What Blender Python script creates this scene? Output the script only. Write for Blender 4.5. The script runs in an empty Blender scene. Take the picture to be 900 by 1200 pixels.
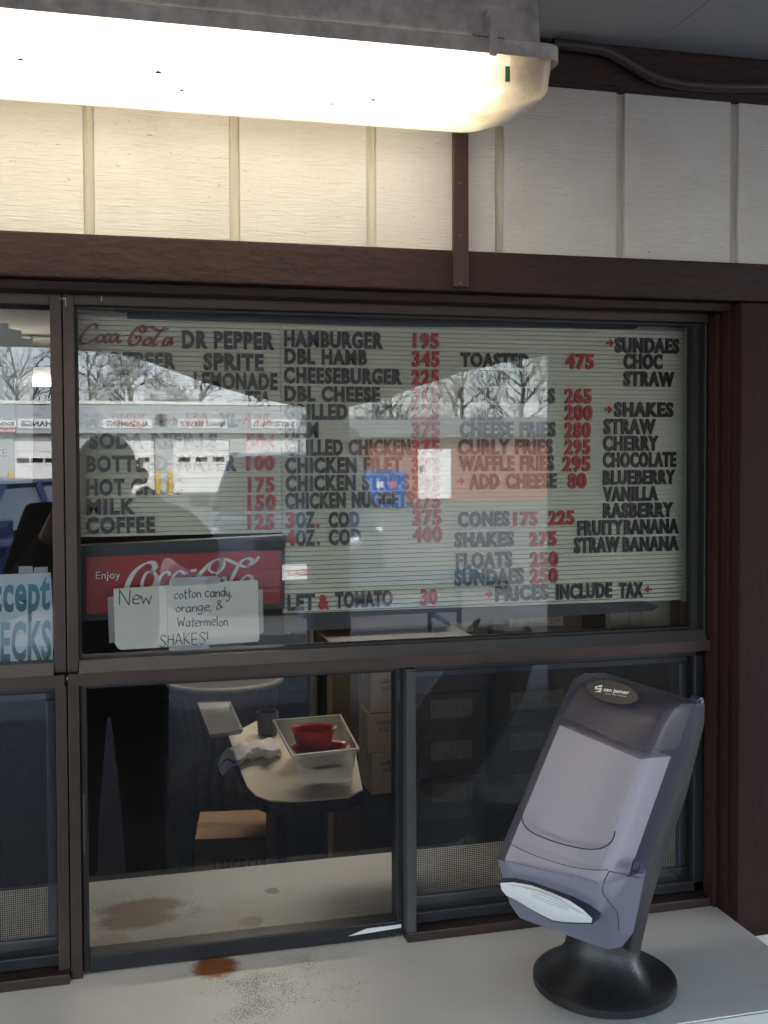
import bpy, bmesh, math, random
from mathutils import Vector, Matrix
random.seed(7)
R = math.radians
scene = bpy.context.scene
COL = scene.collection

# ------------------------------------------------------------------ camera
F, CX, CY = 1251.0, 450.0, 566.0           # focal length and principal point, in pixels of the 900x1200 photograph
CAM = Vector((0, -1.56, 1.66))
_ex = Vector((5370-CX, -(508-CY), -F)).normalized()
_ey = Vector((131-CX, -(528-CY), -F)); _ey = (_ey - _ey.dot(_ex)*_ex).normalized()
_ez = _ex.cross(_ey)
ROT = Matrix((_ex, _ey, _ez))              # camera -> world
cd = bpy.data.cameras.new('camera'); cam = bpy.data.objects.new('camera', cd); COL.objects.link(cam)
cam.matrix_world = Matrix.Translation(CAM) @ ROT.to_4x4()
cd.sensor_fit = 'HORIZONTAL'; cd.sensor_width = 36.0; cd.lens = 36.0*F/900.0
cd.shift_y = -(600-CY)/900.0
cd.clip_start = 0.02; cd.clip_end = 2000
scene.camera = cam
scene.render.resolution_x = 768; scene.render.resolution_y = 1024

# ------------------------------------------------------------------ world, sun, exposure
SUN_EL, SUN_AZ = R(38), R(20)              # the sun stands behind the stand (+y), a little to the right
w = bpy.data.worlds.new('World'); scene.world = w; w.use_nodes = True
nt = w.node_tree; bg = nt.nodes['Background']
sky = nt.nodes.new('ShaderNodeTexSky'); sky.sky_type = 'NISHITA'; sky.sun_disc = False
sky.sun_elevation = SUN_EL; sky.sun_rotation = SUN_AZ; sky.dust_density = 1.5
tcw = nt.nodes.new('ShaderNodeTexCoord'); mpw = nt.nodes.new('ShaderNodeMapping'); mpw.inputs['Scale'].default_value = (1, 1, 3.2)
nw = nt.nodes.new('ShaderNodeTexNoise'); nw.inputs['Scale'].default_value = 3.2; nw.inputs['Detail'].default_value = 7; nw.inputs['Roughness'].default_value = .6
rw = nt.nodes.new('ShaderNodeMapRange'); rw.inputs[1].default_value = .42; rw.inputs[2].default_value = .68; rw.inputs[4].default_value = .85
mw_ = nt.nodes.new('ShaderNodeMix'); mw_.data_type = 'RGBA'; mw_.inputs['B'].default_value = (8.5, 9.0, 9.8, 1)
nt.links.new(tcw.outputs['Generated'], mpw.inputs[0]); nt.links.new(mpw.outputs[0], nw.inputs['Vector']); nt.links.new(nw.outputs['Fac'], rw.inputs[0])
nt.links.new(rw.outputs[0], mw_.inputs['Factor']); nt.links.new(sky.outputs[0], mw_.inputs['A']); nt.links.new(mw_.outputs['Result'], bg.inputs[0]); bg.inputs[1].default_value = 0.15
sd = bpy.data.lights.new('sun', 'SUN'); sd.energy = 4.0; sd.angle = R(0.5); sd.color = (1, .95, .87)
so = bpy.data.objects.new('sun', sd); COL.objects.link(so)
sv = Vector((math.sin(SUN_AZ)*math.cos(SUN_EL), math.cos(SUN_AZ)*math.cos(SUN_EL), math.sin(SUN_EL)))
so.rotation_euler = (-sv).to_track_quat('-Z', 'Y').to_euler(); so.location = (5, 20, 30)
scene.view_settings.view_transform = 'Standard'; scene.view_settings.look = 'None'
scene.view_settings.gamma = 1; scene.view_settings.use_curve_mapping = False
scene.view_settings.exposure = 3.0
scene.render.engine = 'CYCLES'
cy = scene.cycles
cy.use_denoising = True
try: cy.denoiser = 'OPENIMAGEDENOISE'
except Exception: pass
cy.max_bounces = 10; cy.diffuse_bounces = 5; cy.glossy_bounces = 4; cy.transmission_bounces = 6; cy.transparent_max_bounces = 24
cy.sample_clamp_indirect = 6.0; cy.caustics_reflective = False; cy.caustics_refractive = False
LAMP_OUT, LAMP_IN = 2.25, 3.4

# ------------------------------------------------------------------ measuring helpers
def ray(u, v): return ROT @ Vector((u-CX, -(v-CY), -F))
def P(u, v, y=0.0):
    d = ray(u, v); return CAM + d*((y-CAM.y)/d.y)
def PZ(u, v, z):
    d = ray(u, v); return CAM + d*((z-CAM.z)/d.z)
def PX(u, v, x):
    d = ray(u, v); return CAM + d*((x-CAM.x)/d.x)
def PP(u, v, o, n):
    d = ray(u, v); return CAM + d*((o-CAM).dot(n)/d.dot(n))
def MR(u, v, dist):                        # a thing out in the lot, seen by way of the glass
    p = P(u, v, dist-1.56); p.y = -p.y; return p

# ------------------------------------------------------------------ materials
MATS = {}
def mat(name, col, rough=.6, metal=0., spec=.5, var=0., vscale=8., bump=0., bscale=60., col2=None, stretch=(1,1,1), coat=0.):
    if name in MATS: return MATS[name]
    m = bpy.data.materials.new(name); m.use_nodes = True; t = m.node_tree; b = t.nodes['Principled BSDF']
    b.inputs['Base Color'].default_value = (*col, 1); b.inputs['Roughness'].default_value = rough
    b.inputs['Metallic'].default_value = metal; b.inputs['Specular IOR Level'].default_value = spec
    b.inputs['Coat Weight'].default_value = coat
    if var or bump:
        tc = t.nodes.new('ShaderNodeTexCoord'); mp = t.nodes.new('ShaderNodeMapping'); mp.inputs['Scale'].default_value = stretch
        t.links.new(tc.outputs['Object'], mp.inputs[0])
    if var:
        n = t.nodes.new('ShaderNodeTexNoise'); n.inputs['Scale'].default_value = vscale; n.inputs['Detail'].default_value = 6; n.inputs['Roughness'].default_value = .65
        t.links.new(mp.outputs[0], n.inputs['Vector'])
        r = t.nodes.new('ShaderNodeValToRGB'); r.color_ramp.elements[0].position = .3; r.color_ramp.elements[1].position = .7
        c2 = col2 or tuple(c*(1-var) for c in col)
        r.color_ramp.elements[0].color = (*c2, 1); r.color_ramp.elements[1].color = (*col, 1)
        t.links.new(n.outputs['Fac'], r.inputs[0]); t.links.new(r.outputs[0], b.inputs['Base Color'])
        ma = t.nodes.new('ShaderNodeMath'); ma.operation = 'MULTIPLY_ADD'; ma.inputs[1].default_value = .25; ma.inputs[2].default_value = rough-.12
        t.links.new(n.outputs['Fac'], ma.inputs[0]); t.links.new(ma.outputs[0], b.inputs['Roughness'])
    if bump:
        n2 = t.nodes.new('ShaderNodeTexNoise'); n2.inputs['Scale'].default_value = bscale; n2.inputs['Detail'].default_value = 5
        t.links.new(mp.outputs[0], n2.inputs['Vector'])
        bp = t.nodes.new('ShaderNodeBump'); bp.inputs['Strength'].default_value = bump; bp.inputs['Distance'].default_value = .004
        t.links.new(n2.outputs['Fac'], bp.inputs['Height']); t.links.new(bp.outputs[0], b.inputs['Normal'])
    MATS[name] = m; return m
def emit(name, col, s):
    m = bpy.data.materials.new(name); m.use_nodes = True; t = m.node_tree; t.nodes.clear()
    e = t.nodes.new('ShaderNodeEmission'); e.inputs[0].default_value = (*col, 1); e.inputs[1].default_value = s
    o = t.nodes.new('ShaderNodeOutputMaterial'); t.links.new(e.outputs[0], o.inputs[0]); return m
def glass(name, tint=(.86,.9,.9), base=.10, dust=0.0):
    m = bpy.data.materials.new(name); m.use_nodes = True; t = m.node_tree; t.nodes.clear()
    tr = t.nodes.new('ShaderNodeBsdfTransparent'); tr.inputs[0].default_value = (*tint, 1)
    gl = t.nodes.new('ShaderNodeBsdfGlossy'); gl.inputs['Roughness'].default_value = 0.0; gl.inputs[0].default_value = (.95,.97,1,1)
    tcg = t.nodes.new('ShaderNodeTexCoord'); ng = t.nodes.new('ShaderNodeTexNoise'); ng.inputs['Scale'].default_value = 3.5; ng.inputs['Detail'].default_value = 1
    bg_ = t.nodes.new('ShaderNodeBump'); bg_.inputs['Strength'].default_value = 1; bg_.inputs['Distance'].default_value = .00006
    t.links.new(tcg.outputs['Object'], ng.inputs['Vector']); t.links.new(ng.outputs['Fac'], bg_.inputs['Height']); t.links.new(bg_.outputs[0], gl.inputs['Normal'])
    lw = t.nodes.new('ShaderNodeFresnel'); lw.inputs[0].default_value = 1.45
    ma = t.nodes.new('ShaderNodeMath'); ma.operation = 'MULTIPLY_ADD'; ma.inputs[1].default_value = 1.3; ma.inputs[2].default_value = base-.05
    t.links.new(lw.outputs[0], ma.inputs[0]); ma.use_clamp = True
    mx = t.nodes.new('ShaderNodeMixShader'); t.links.new(ma.outputs[0], mx.inputs[0]); t.links.new(tr.outputs[0], mx.inputs[1]); t.links.new(gl.outputs[0], mx.inputs[2])
    last = mx
    if dust:
        df = t.nodes.new('ShaderNodeBsdfDiffuse'); df.inputs[0].default_value = (.6,.6,.58,1)
        tc = t.nodes.new('ShaderNodeTexCoord'); n = t.nodes.new('ShaderNodeTexNoise'); n.inputs['Scale'].default_value = 7; n.inputs['Detail'].default_value = 8
        t.links.new(tc.outputs['Object'], n.inputs['Vector'])
        mr = t.nodes.new('ShaderNodeMapRange'); mr.inputs[1].default_value = .4; mr.inputs[2].default_value = .8; mr.inputs[3].default_value = dust*.3; mr.inputs[4].default_value = dust*2
        t.links.new(n.outputs['Fac'], mr.inputs[0])
        m2 = t.nodes.new('ShaderNodeMixShader'); t.links.new(mr.outputs[0], m2.inputs[0]); t.links.new(mx.outputs[0], m2.inputs[1]); t.links.new(df.outputs[0], m2.inputs[2]); last = m2
    o = t.nodes.new('ShaderNodeOutputMaterial'); t.links.new(last.outputs[0], o.inputs[0]); return m
def film(name, col, opac, gloss=.06, trans=(1,1,1), rough=.15, transl=0., dirt=None):
    """clear or smoky plastic: part see-through, part coloured"""
    m = bpy.data.materials.new(name); m.use_nodes = True; t = m.node_tree; t.nodes.clear()
    tr = t.nodes.new('ShaderNodeBsdfTransparent'); tr.inputs[0].default_value = (*trans, 1)
    df = t.nodes.new('ShaderNodeBsdfDiffuse'); df.inputs[0].default_value = (*col, 1)
    body = df
    if transl:
        tl = t.nodes.new('ShaderNodeBsdfTranslucent'); tl.inputs[0].default_value = (*col, 1)
        b2 = t.nodes.new('ShaderNodeMixShader'); b2.inputs[0].default_value = transl
        t.links.new(df.outputs[0], b2.inputs[1]); t.links.new(tl.outputs[0], b2.inputs[2]); body = b2
    if dirt:
        tc = t.nodes.new('ShaderNodeTexCoord'); nn = t.nodes.new('ShaderNodeTexNoise'); nn.inputs['Scale'].default_value = 13; nn.inputs['Detail'].default_value = 9; nn.inputs['Roughness'].default_value = .7
        t.links.new(tc.outputs['Object'], nn.inputs['Vector']); rr = t.nodes.new('ShaderNodeValToRGB'); rr.color_ramp.elements[0].position = .33; rr.color_ramp.elements[1].position = .55
        rr.color_ramp.elements[0].color = (*dirt, 1); rr.color_ramp.elements[1].color = (*col, 1); t.links.new(nn.outputs['Fac'], rr.inputs[0])
        t.links.new(rr.outputs[0], df.inputs[0])
        if transl: t.links.new(rr.outputs[0], tl.inputs[0])
    a = t.nodes.new('ShaderNodeMixShader'); a.inputs[0].default_value = opac
    t.links.new(tr.outputs[0], a.inputs[1]); t.links.new(body.outputs[0], a.inputs[2])
    gl = t.nodes.new('ShaderNodeBsdfGlossy'); gl.inputs['Roughness'].default_value = rough
    fr = t.nodes.new('ShaderNodeFresnel'); fr.inputs[0].default_value = 1.45
    ma = t.nodes.new('ShaderNodeMath'); ma.operation = 'MULTIPLY'; ma.inputs[1].default_value = gloss/.035; ma.use_clamp = True
    t.links.new(fr.outputs[0], ma.inputs[0])
    b = t.nodes.new('ShaderNodeMixShader'); t.links.new(ma.outputs[0], b.inputs[0]); t.links.new(a.outputs[0], b.inputs[1]); t.links.new(gl.outputs[0], b.inputs[2])
    o = t.nodes.new('ShaderNodeOutputMaterial'); t.links.new(b.outputs[0], o.inputs[0]); return m

def siding_mat():
    m = bpy.data.materials.new('siding_paint'); m.use_nodes = True; t = m.node_tree; b = t.nodes['Principled BSDF']; b.inputs['Roughness'].default_value = .75
    tc = t.nodes.new('ShaderNodeTexCoord')
    def noise(scale, st, det=6, ro=.6):
        mp = t.nodes.new('ShaderNodeMapping'); mp.inputs['Scale'].default_value = st; t.links.new(tc.outputs['Object'], mp.inputs[0])
        n = t.nodes.new('ShaderNodeTexNoise'); n.inputs['Scale'].default_value = scale; n.inputs['Detail'].default_value = det; n.inputs['Roughness'].default_value = ro
        t.links.new(mp.outputs[0], n.inputs['Vector']); return n
    base = noise(6, (1,1,1)); cr = noise(240, (.3,1,1.2), 8, .75); sp = noise(230, (1.2,1,.25), 8, .75)
    r = t.nodes.new('ShaderNodeValToRGB'); r.color_ramp.elements[0].position = .3; r.color_ramp.elements[1].position = .75
    r.color_ramp.elements[0].color = (.66,.63,.565,1); r.color_ramp.elements[1].color = (.79,.765,.705,1); t.links.new(base.outputs['Fac'], r.inputs[0])
    def mask(n, a, bb):
        q = t.nodes.new('ShaderNodeMapRange'); q.inputs[1].default_value = a; q.inputs[2].default_value = bb; q.inputs[3].default_value = 1; q.inputs[4].default_value = 0
        t.links.new(n.outputs['Fac'], q.inputs[0]); return q
    m1 = mask(cr, .30, .40); m2 = mask(sp, .27, .36)
    mx = t.nodes.new('ShaderNodeMath'); mx.operation = 'MAXIMUM'; t.links.new(m1.outputs[0], mx.inputs[0]); t.links.new(m2.outputs[0], mx.inputs[1])
    mm = t.nodes.new('ShaderNodeMath'); mm.operation = 'MULTIPLY'; mm.inputs[1].default_value = .38; t.links.new(mx.outputs[0], mm.inputs[0])
    c = t.nodes.new('ShaderNodeMix'); c.data_type = 'RGBA'; t.links.new(mm.outputs[0], c.inputs['Factor']); t.links.new(r.outputs[0], c.inputs['A']); c.inputs['B'].default_value = (.2,.175,.14,1)
    t.links.new(c.outputs['Result'], b.inputs['Base Color'])
    fine = noise(260, (.07,1,1.6), 7)
    ad = t.nodes.new('ShaderNodeMath'); ad.operation = 'SUBTRACT'; t.links.new(fine.outputs['Fac'], ad.inputs[0]); t.links.new(mx.outputs[0], ad.inputs[1])
    bp = t.nodes.new('ShaderNodeBump'); bp.inputs['Strength'].default_value = .8; bp.inputs['Distance'].default_value = .004
    t.links.new(ad.outputs[0], bp.inputs['Height']); t.links.new(bp.outputs[0], b.inputs['Normal']); return m

def counter_mat(blots):
    m = bpy.data.materials.new('counter_laminate'); m.use_nodes = True; t = m.node_tree; b = t.nodes['Principled BSDF']; b.inputs['Roughness'].default_value = .42
    tc = t.nodes.new('ShaderNodeTexCoord')
    n = t.nodes.new('ShaderNodeTexNoise'); n.inputs['Scale'].default_value = 5; n.inputs['Detail'].default_value = 7; t.links.new(tc.outputs['Object'], n.inputs['Vector'])
    r = t.nodes.new('ShaderNodeValToRGB'); r.color_ramp.elements[0].position = .3; r.color_ramp.elements[1].position = .7
    r.color_ramp.elements[0].color = (.70,.685,.665,1); r.color_ramp.elements[1].color = (.83,.82,.80,1); t.links.new(n.outputs['Fac'], r.inputs[0])
    cur = r.outputs[0]
    nd = t.nodes.new('ShaderNodeTexNoise'); nd.inputs['Scale'].default_value = 75; nd.inputs['Detail'].default_value = 9; nd.inputs['Roughness'].default_value = .72; t.links.new(tc.outputs['Object'], nd.inputs['Vector'])
    ns = t.nodes.new('ShaderNodeTexNoise'); ns.inputs['Scale'].default_value = 330; ns.inputs['Detail'].default_value = 3; t.links.new(tc.outputs['Object'], ns.inputs['Vector'])
    nl = t.nodes.new('ShaderNodeTexNoise'); nl.inputs['Scale'].default_value = 16; nl.inputs['Detail'].default_value = 5; t.links.new(tc.outputs['Object'], nl.inputs['Vector'])
    for (cx, cyy, rx, ry, col, kind, amt) in blots:
        mp = t.nodes.new('ShaderNodeMapping'); mp.vector_type = 'POINT'
        mp.inputs['Location'].default_value = (-cx/rx, -cyy/ry, 0); mp.inputs['Scale'].default_value = (1/rx, 1/ry, 0)
        t.links.new(tc.outputs['Object'], mp.inputs[0])
        ln = t.nodes.new('ShaderNodeVectorMath'); ln.operation = 'LENGTH'; t.links.new(mp.outputs[0], ln.inputs[0])
        src = nd if kind == 'blot' else ns
        ad = t.nodes.new('ShaderNodeMath'); ad.operation = 'MULTIPLY_ADD'; ad.inputs[1].default_value = (.8 if kind == 'blot' else 4.2); t.links.new(src.outputs['Fac'], ad.inputs[0])
        pl = t.nodes.new('ShaderNodeMath'); pl.operation = 'MULTIPLY_ADD'; pl.inputs[1].default_value = (0 if kind == 'blot' else 3.4); t.links.new(nl.outputs['Fac'], pl.inputs[0])
        p2 = t.nodes.new('ShaderNodeMath'); p2.operation = 'ADD'; p2.inputs[1].default_value = (0 if kind == 'blot' else -1.75); t.links.new(ln.outputs['Value'], p2.inputs[0]); t.links.new(p2.outputs[0], pl.inputs[2]); t.links.new(pl.outputs[0], ad.inputs[2])
        mr = t.nodes.new('ShaderNodeMapRange'); t.links.new(ad.outputs[0], mr.inputs[0])
        if kind == 'blot': mr.inputs[1].default_value = 1.14; mr.inputs[2].default_value = 1.52
        else: mr.inputs[1].default_value = 1.75; mr.inputs[2].default_value = 2.5
        mr.inputs[3].default_value = amt; mr.inputs[4].default_value = 0
        c = t.nodes.new('ShaderNodeMix'); c.data_type = 'RGBA'; t.links.new(mr.outputs[0], c.inputs['Factor']); t.links.new(cur, c.inputs['A']); c.inputs['B'].default_value = (*col, 1)
        cur = c.outputs['Result']
    t.links.new(cur, b.inputs['Base Color']); return m

def brick_mat():
    m = bpy.data.materials.new('red_brick'); m.use_nodes = True; t = m.node_tree; b = t.nodes['Principled BSDF']; b.inputs['Roughness'].default_value = .85
    tc = t.nodes.new('ShaderNodeTexCoord'); mp = t.nodes.new('ShaderNodeMapping'); mp.inputs['Rotation'].default_value = (R(90),0,0); t.links.new(tc.outputs['Object'], mp.inputs[0])
    br = t.nodes.new('ShaderNodeTexBrick'); br.inputs['Scale'].default_value = 4; br.inputs['Color1'].default_value = (.30,.10,.07,1); br.inputs['Color2'].default_value = (.23,.075,.05,1); br.inputs['Mortar'].default_value = (.3,.2,.17,1)
    t.links.new(mp.outputs[0], br.inputs['Vector']); t.links.new(br.outputs[0], b.inputs['Base Color']); return m
def screen_mat():
    m = bpy.data.materials.new('insect_mesh'); m.use_nodes = True; t = m.node_tree; t.nodes.clear()
    tc = t.nodes.new('ShaderNodeTexCoord'); sp = t.nodes.new('ShaderNodeSeparateXYZ'); t.links.new(tc.outputs['Object'], sp.inputs[0])
    outs = []
    for ax in (0, 2):
        a = t.nodes.new('ShaderNodeMath'); a.operation = 'DIVIDE'; a.inputs[1].default_value = .0031; t.links.new(sp.outputs[ax], a.inputs[0])
        f = t.nodes.new('ShaderNodeMath'); f.operation = 'FRACT'; t.links.new(a.outputs[0], f.inputs[0])
        g = t.nodes.new('ShaderNodeMath'); g.operation = 'LESS_THAN'; g.inputs[1].default_value = .38; t.links.new(f.outputs[0], g.inputs[0]); outs.append(g)
    mx = t.nodes.new('ShaderNodeMath'); mx.operation = 'MAXIMUM'; t.links.new(outs[0].outputs[0], mx.inputs[0]); t.links.new(outs[1].outputs[0], mx.inputs[1])
    df = t.nodes.new('ShaderNodeBsdfDiffuse'); df.inputs[0].default_value = (.035,.036,.04,1); tr = t.nodes.new('ShaderNodeBsdfTransparent')
    ms = t.nodes.new('ShaderNodeMixShader'); t.links.new(mx.outputs[0], ms.inputs[0]); t.links.new(tr.outputs[0], ms.inputs[1]); t.links.new(df.outputs[0], ms.inputs[2])
    o = t.nodes.new('ShaderNodeOutputMaterial'); t.links.new(ms.outputs[0], o.inputs[0]); return m

M_SIDING = siding_mat()
M_GROOVE = mat('tan_groove', (.64,.60,.50), .85, var=.3, vscale=20, stretch=(4,1,.4))  # groove floors a little darker and yellower than the siding
M_TRIM = mat('brown_timber_paint', (.036,.0145,.0115), .62, spec=.35, var=.5, vscale=26, bump=.8, bscale=70, stretch=(.6,1.2,1.2))
M_TRIMV = mat('brown_timber_paint_upright', (.031,.0095,.0078), .68, spec=.25, var=.35, vscale=5, bump=.35, bscale=70, stretch=(1.2,1.2,.6))
M_BRONZE = mat('bronze_aluminium', (.056,.037,.030), .42, metal=.45, var=.25, vscale=20, bump=.05)
M_GREYALU = mat('worn_grey_aluminium', (.062,.061,.064), .5, metal=.1, var=.25, vscale=14)
M_BLACKALU = mat('black_aluminium', (.018,.018,.021), .45, metal=.3, var=.2, vscale=18)
M_RUBBER = mat('black_rubber', (.012,.012,.013), .6)
M_GLASS = glass('window_glass', tint=(.94,.945,.935), base=.064, dust=.003)
M_SCREEN = screen_mat()
M_SOFFIT = mat('soffit_paint', (.46,.475,.50), .7, var=.12, vscale=4, bump=.35, bscale=120)
M_HOUSING = mat('grimy_grey_housing', (.52,.475,.44), .65, var=.55, vscale=24, bump=.25, bscale=70)
M_LENS = film('frosted_lamp_lens', (.76,.66,.50), .66, gloss=.04, rough=.3, transl=.65, dirt=(.50,.38,.25))
M_LAMPEND = mat('lamp_end_white', (.6,.55,.48), .6)
M_PANEL = mat('letter_panel', (.74,.745,.62), .5, var=.10, vscale=4)
M_LET_B = mat('black_letter', (.012,.013,.016), .35)
M_LET_R = mat('red_letter', (.46,.016,.022), .35)
M_WHITE = mat('white_vinyl', (.80,.80,.80), .4)
M_RED = mat('red_sign_panel', (.42,.012,.016), .35, var=.2, vscale=7)
M_PAPER = mat('white_paper', (.90,.87,.79), .8, var=.06, vscale=6)
M_INK = mat('pencil_ink', (.05,.05,.06), .7)
M_TAPE = film('sticky_tape', (.60,.61,.64), .42, gloss=.08, rough=.2)
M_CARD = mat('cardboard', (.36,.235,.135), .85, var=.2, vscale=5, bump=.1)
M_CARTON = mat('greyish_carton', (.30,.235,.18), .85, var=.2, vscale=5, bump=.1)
M_DKPANEL = mat('grey_panel', (.12,.12,.13), .4)
M_CREAM = mat('cream_laminate', (.80,.74,.58), .4, var=.1, vscale=6)
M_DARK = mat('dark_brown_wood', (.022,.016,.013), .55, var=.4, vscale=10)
M_WICKER = mat('dark_ribbed_wicker', (.17,.13,.105), .5, var=.4, vscale=30)
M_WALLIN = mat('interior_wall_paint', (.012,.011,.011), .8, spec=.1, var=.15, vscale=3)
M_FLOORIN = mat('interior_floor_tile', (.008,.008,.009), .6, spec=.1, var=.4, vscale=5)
M_BEIGE = mat('beige_panelling', (.36,.34,.28), .7, var=.25, vscale=3, stretch=(6,1,.5))
M_WOODSTRIP = mat('reddish_wood', (.26,.13,.085), .6, var=.3, vscale=8, stretch=(6,6,.6))
M_TOWEL = mat('white_towel', (.72,.70,.70), .95, bump=.8, bscale=160)
M_NAVY = mat('navy_hem', (.03,.04,.12), .9)
M_TUB = film('frosted_tub', (.68,.67,.66), .42, gloss=.05, rough=.3, transl=.4)
M_REDPL = mat('red_plastic', (.50,.015,.02), .35, coat=.3)
M_STEEL = mat('dull_steel_tray', (.33,.33,.33), .35, metal=.7, var=.25, vscale=12)
M_COVER = film('smoky_blue_plastic', (.21,.205,.30), .20, gloss=.022, trans=(.93,.89,.91), rough=.3)
M_SMOKE = film('smoky_chin_plastic', (.36,.355,.45), .52, gloss=.02, trans=(.78,.75,.86), rough=.25)
M_BLACKPL = mat('black_plastic', (.013,.013,.015), .38, bump=.15, bscale=300)
M_NAPKIN = mat('napkin_paper', (.78,.78,.80), .9)
M_BADGE = mat('dark_badge', (.035,.03,.03), .4)
M_LINE = mat('moulded_line', (.03,.028,.045), .4)
M_PURPLE = mat('blue_violet_plastic', (.03,.032,.085), .3)

# ------------------------------------------------------------------ mesh helpers
ORG = {}
def tag(o, label, cat, group=None, kind=None):
    o['label'] = label; o['category'] = cat
    if group: o['group'] = group
    if kind: o['kind'] = kind
    return o
def thing(name, label, cat, loc, group=None):
    o = bpy.data.objects.new(name, None); COL.objects.link(o); o.location = loc; o.empty_display_size = .1
    ORG[o.name] = Vector(loc); return tag(o, label, cat, group)
def root_loc(o):
    while o is not None:
        if o.name in ORG: return ORG[o.name]
        o = o.parent
    return Vector((0,0,0))
def obj(name, bm, m, parent=None, smooth=False, kind=None):
    me = bpy.data.meshes.new(name)
    bmesh.ops.recalc_face_normals(bm, faces=bm.faces[:])
    if parent is not None:
        bmesh.ops.translate(bm, verts=bm.verts, vec=-root_loc(parent))
    bm.to_mesh(me); bm.free()
    ms = m if isinstance(m, (list, tuple)) else [m]
    for q in ms: me.materials.append(q)
    if smooth:
        for p in me.polygons: p.use_smooth = True
        try: me.set_sharp_from_angle(angle=R(40))
        except Exception: pass
    o = bpy.data.objects.new(name, me); COL.objects.link(o)
    if parent is not None: o.parent = parent
    if kind: o['kind'] = kind
    return o
def copy_tree(o, parent=None):
    c = o.copy(); COL.objects.link(c); c.parent = parent
    if o.name in ORG: ORG[c.name] = ORG[o.name].copy()
    for ch in list(o.children): copy_tree(ch, c)
    return c
def BM(): return bmesh.new()
def box(bm, x0, x1, y0, y1, z0, z1, bev=0., mi=0):
    vs = [bm.verts.new((x, y, z)) for z in (z0, z1) for y in (y0, y1) for x in (x0, x1)]
    fs = [bm.faces.new([vs[i] for i in f]) for f in ((0,1,3,2),(4,6,7,5),(0,4,5,1),(2,3,7,6),(0,2,6,4),(1,5,7,3))]
    for q in fs: q.material_index = mi
    if bev:
        es = list({e for q in fs for e in q.edges})
        bmesh.ops.bevel(bm, geom=es, offset=bev, segments=2, affect='EDGES', profile=.6)
    return vs
def hexa(bm, pts, bev=0., mi=0, seg=2):
    """eight corners: bottom four then top four, each going round"""
    vs = [bm.verts.new(p) for p in pts]
    fs = [bm.faces.new([vs[i] for i in f]) for f in ((3,2,1,0),(4,5,6,7),(0,1,5,4),(1,2,6,5),(2,3,7,6),(3,0,4,7))]
    for q in fs: q.material_index = mi
    if bev:
        es = list({e for q in fs for e in q.edges})
        bmesh.ops.bevel(bm, geom=es, offset=bev, segments=seg, affect='EDGES', profile=.5)
    return vs
def prism(bm, pts, vec, mi=0):
    """a polygon (3-D points) pushed along vec"""
    vec = Vector(vec); a = [bm.verts.new(p) for p in pts]; b = [bm.verts.new(Vector(p)+vec) for p in pts]
    fs = [bm.faces.new(a), bm.faces.new(b[::-1])]; n = len(pts)
    for i in range(n): fs.append(bm.faces.new([a[i], b[i], b[(i+1) % n], a[(i+1) % n]]))
    for q in fs: q.material_index = mi
def tube(bm, pts, r, seg=10, mi=0, cap=True):
    pts = [Vector(p) for p in pts]; rings = []
    for i, p in enumerate(pts):
        d = (pts[min(i+1, len(pts)-1)]-pts[max(i-1, 0)]).normalized()
        a = d.orthogonal().normalized() if i == 0 else (rings[-1][1] - rings[-1][1].dot(d)*d).normalized()
        b = d.cross(a); rr = r[i] if isinstance(r, (list, tuple)) else r
        rings.append(([bm.verts.new(p + (a*math.cos(t)+b*math.sin(t))*rr) for t in [2*math.pi*k/seg for k in range(seg)]], a))
    for i in range(len(rings)-1):
        A, B = rings[i][0], rings[i+1][0]
        for k in range(seg):
            q = bm.faces.new([A[k], A[(k+1) % seg], B[(k+1) % seg], B[k]]); q.material_index = mi
    if cap and seg > 2:
        bm.faces.new(rings[0][0][::-1]).material_index = mi; bm.faces.new(rings[-1][0]).material_index = mi
def loft(bm, rings, closed=True, cap=True, mi=0):
    V = [[bm.verts.new(p) for p in r] for r in rings]
    for A, B in zip(V, V[1:]):
        n = len(A)
        for k in range(n if closed else n-1):
            bm.faces.new([A[k], A[(k+1) % n], B[(k+1) % n], B[k]]).material_index = mi
    if cap and closed:
        bm.faces.new(V[0][::-1]).material_index = mi; bm.faces.new(V[-1]).material_index = mi
    return V
def circ(c, r, n, z=None, ry=None, axis='z', ph=0.):
    ry = r if ry is None else ry; out = []
    for k in range(n):
        t = 2*math.pi*k/n+ph
        if axis == 'z': out.append(Vector((c[0]+r*math.cos(t), c[1]+ry*math.sin(t), c[2])))
        elif axis == 'y': out.append(Vector((c[0]+r*math.cos(t), c[1], c[2]+ry*math.sin(t))))
        else: out.append(Vector((c[0], c[1]+r*math.cos(t), c[2]+ry*math.sin(t))))
    return out
def rrect(x0, x1, y0, y1, r, n=5):
    out = []
    for cx, cyy, a in ((x1-r, y1-r, 0), (x0+r, y1-r, 90), (x0+r, y0+r, 180), (x1-r, y0+r, 270)):
        for k in range(n): t = R(a+90*k/(n-1)); out.append((cx+r*math.cos(t), cyy+r*math.sin(t)))
    return out
def smooth_pts(pts, sub=6):
    pts = [Vector(p) for p in pts]
    if len(pts) < 3: return pts
    out = []
    for i in range(len(pts)-1):
        p0, p1, p2, p3 = pts[max(i-1,0)], pts[i], pts[i+1], pts[min(i+2, len(pts)-1)]
        for k in range(sub):
            t = k/sub
            out.append(.5*((2*p1)+(p2-p0)*t+(2*p0-5*p1+4*p2-p3)*t*t+(3*p1-p0-3*p2+p3)*t**3))
    return out+[pts[-1]]
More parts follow.
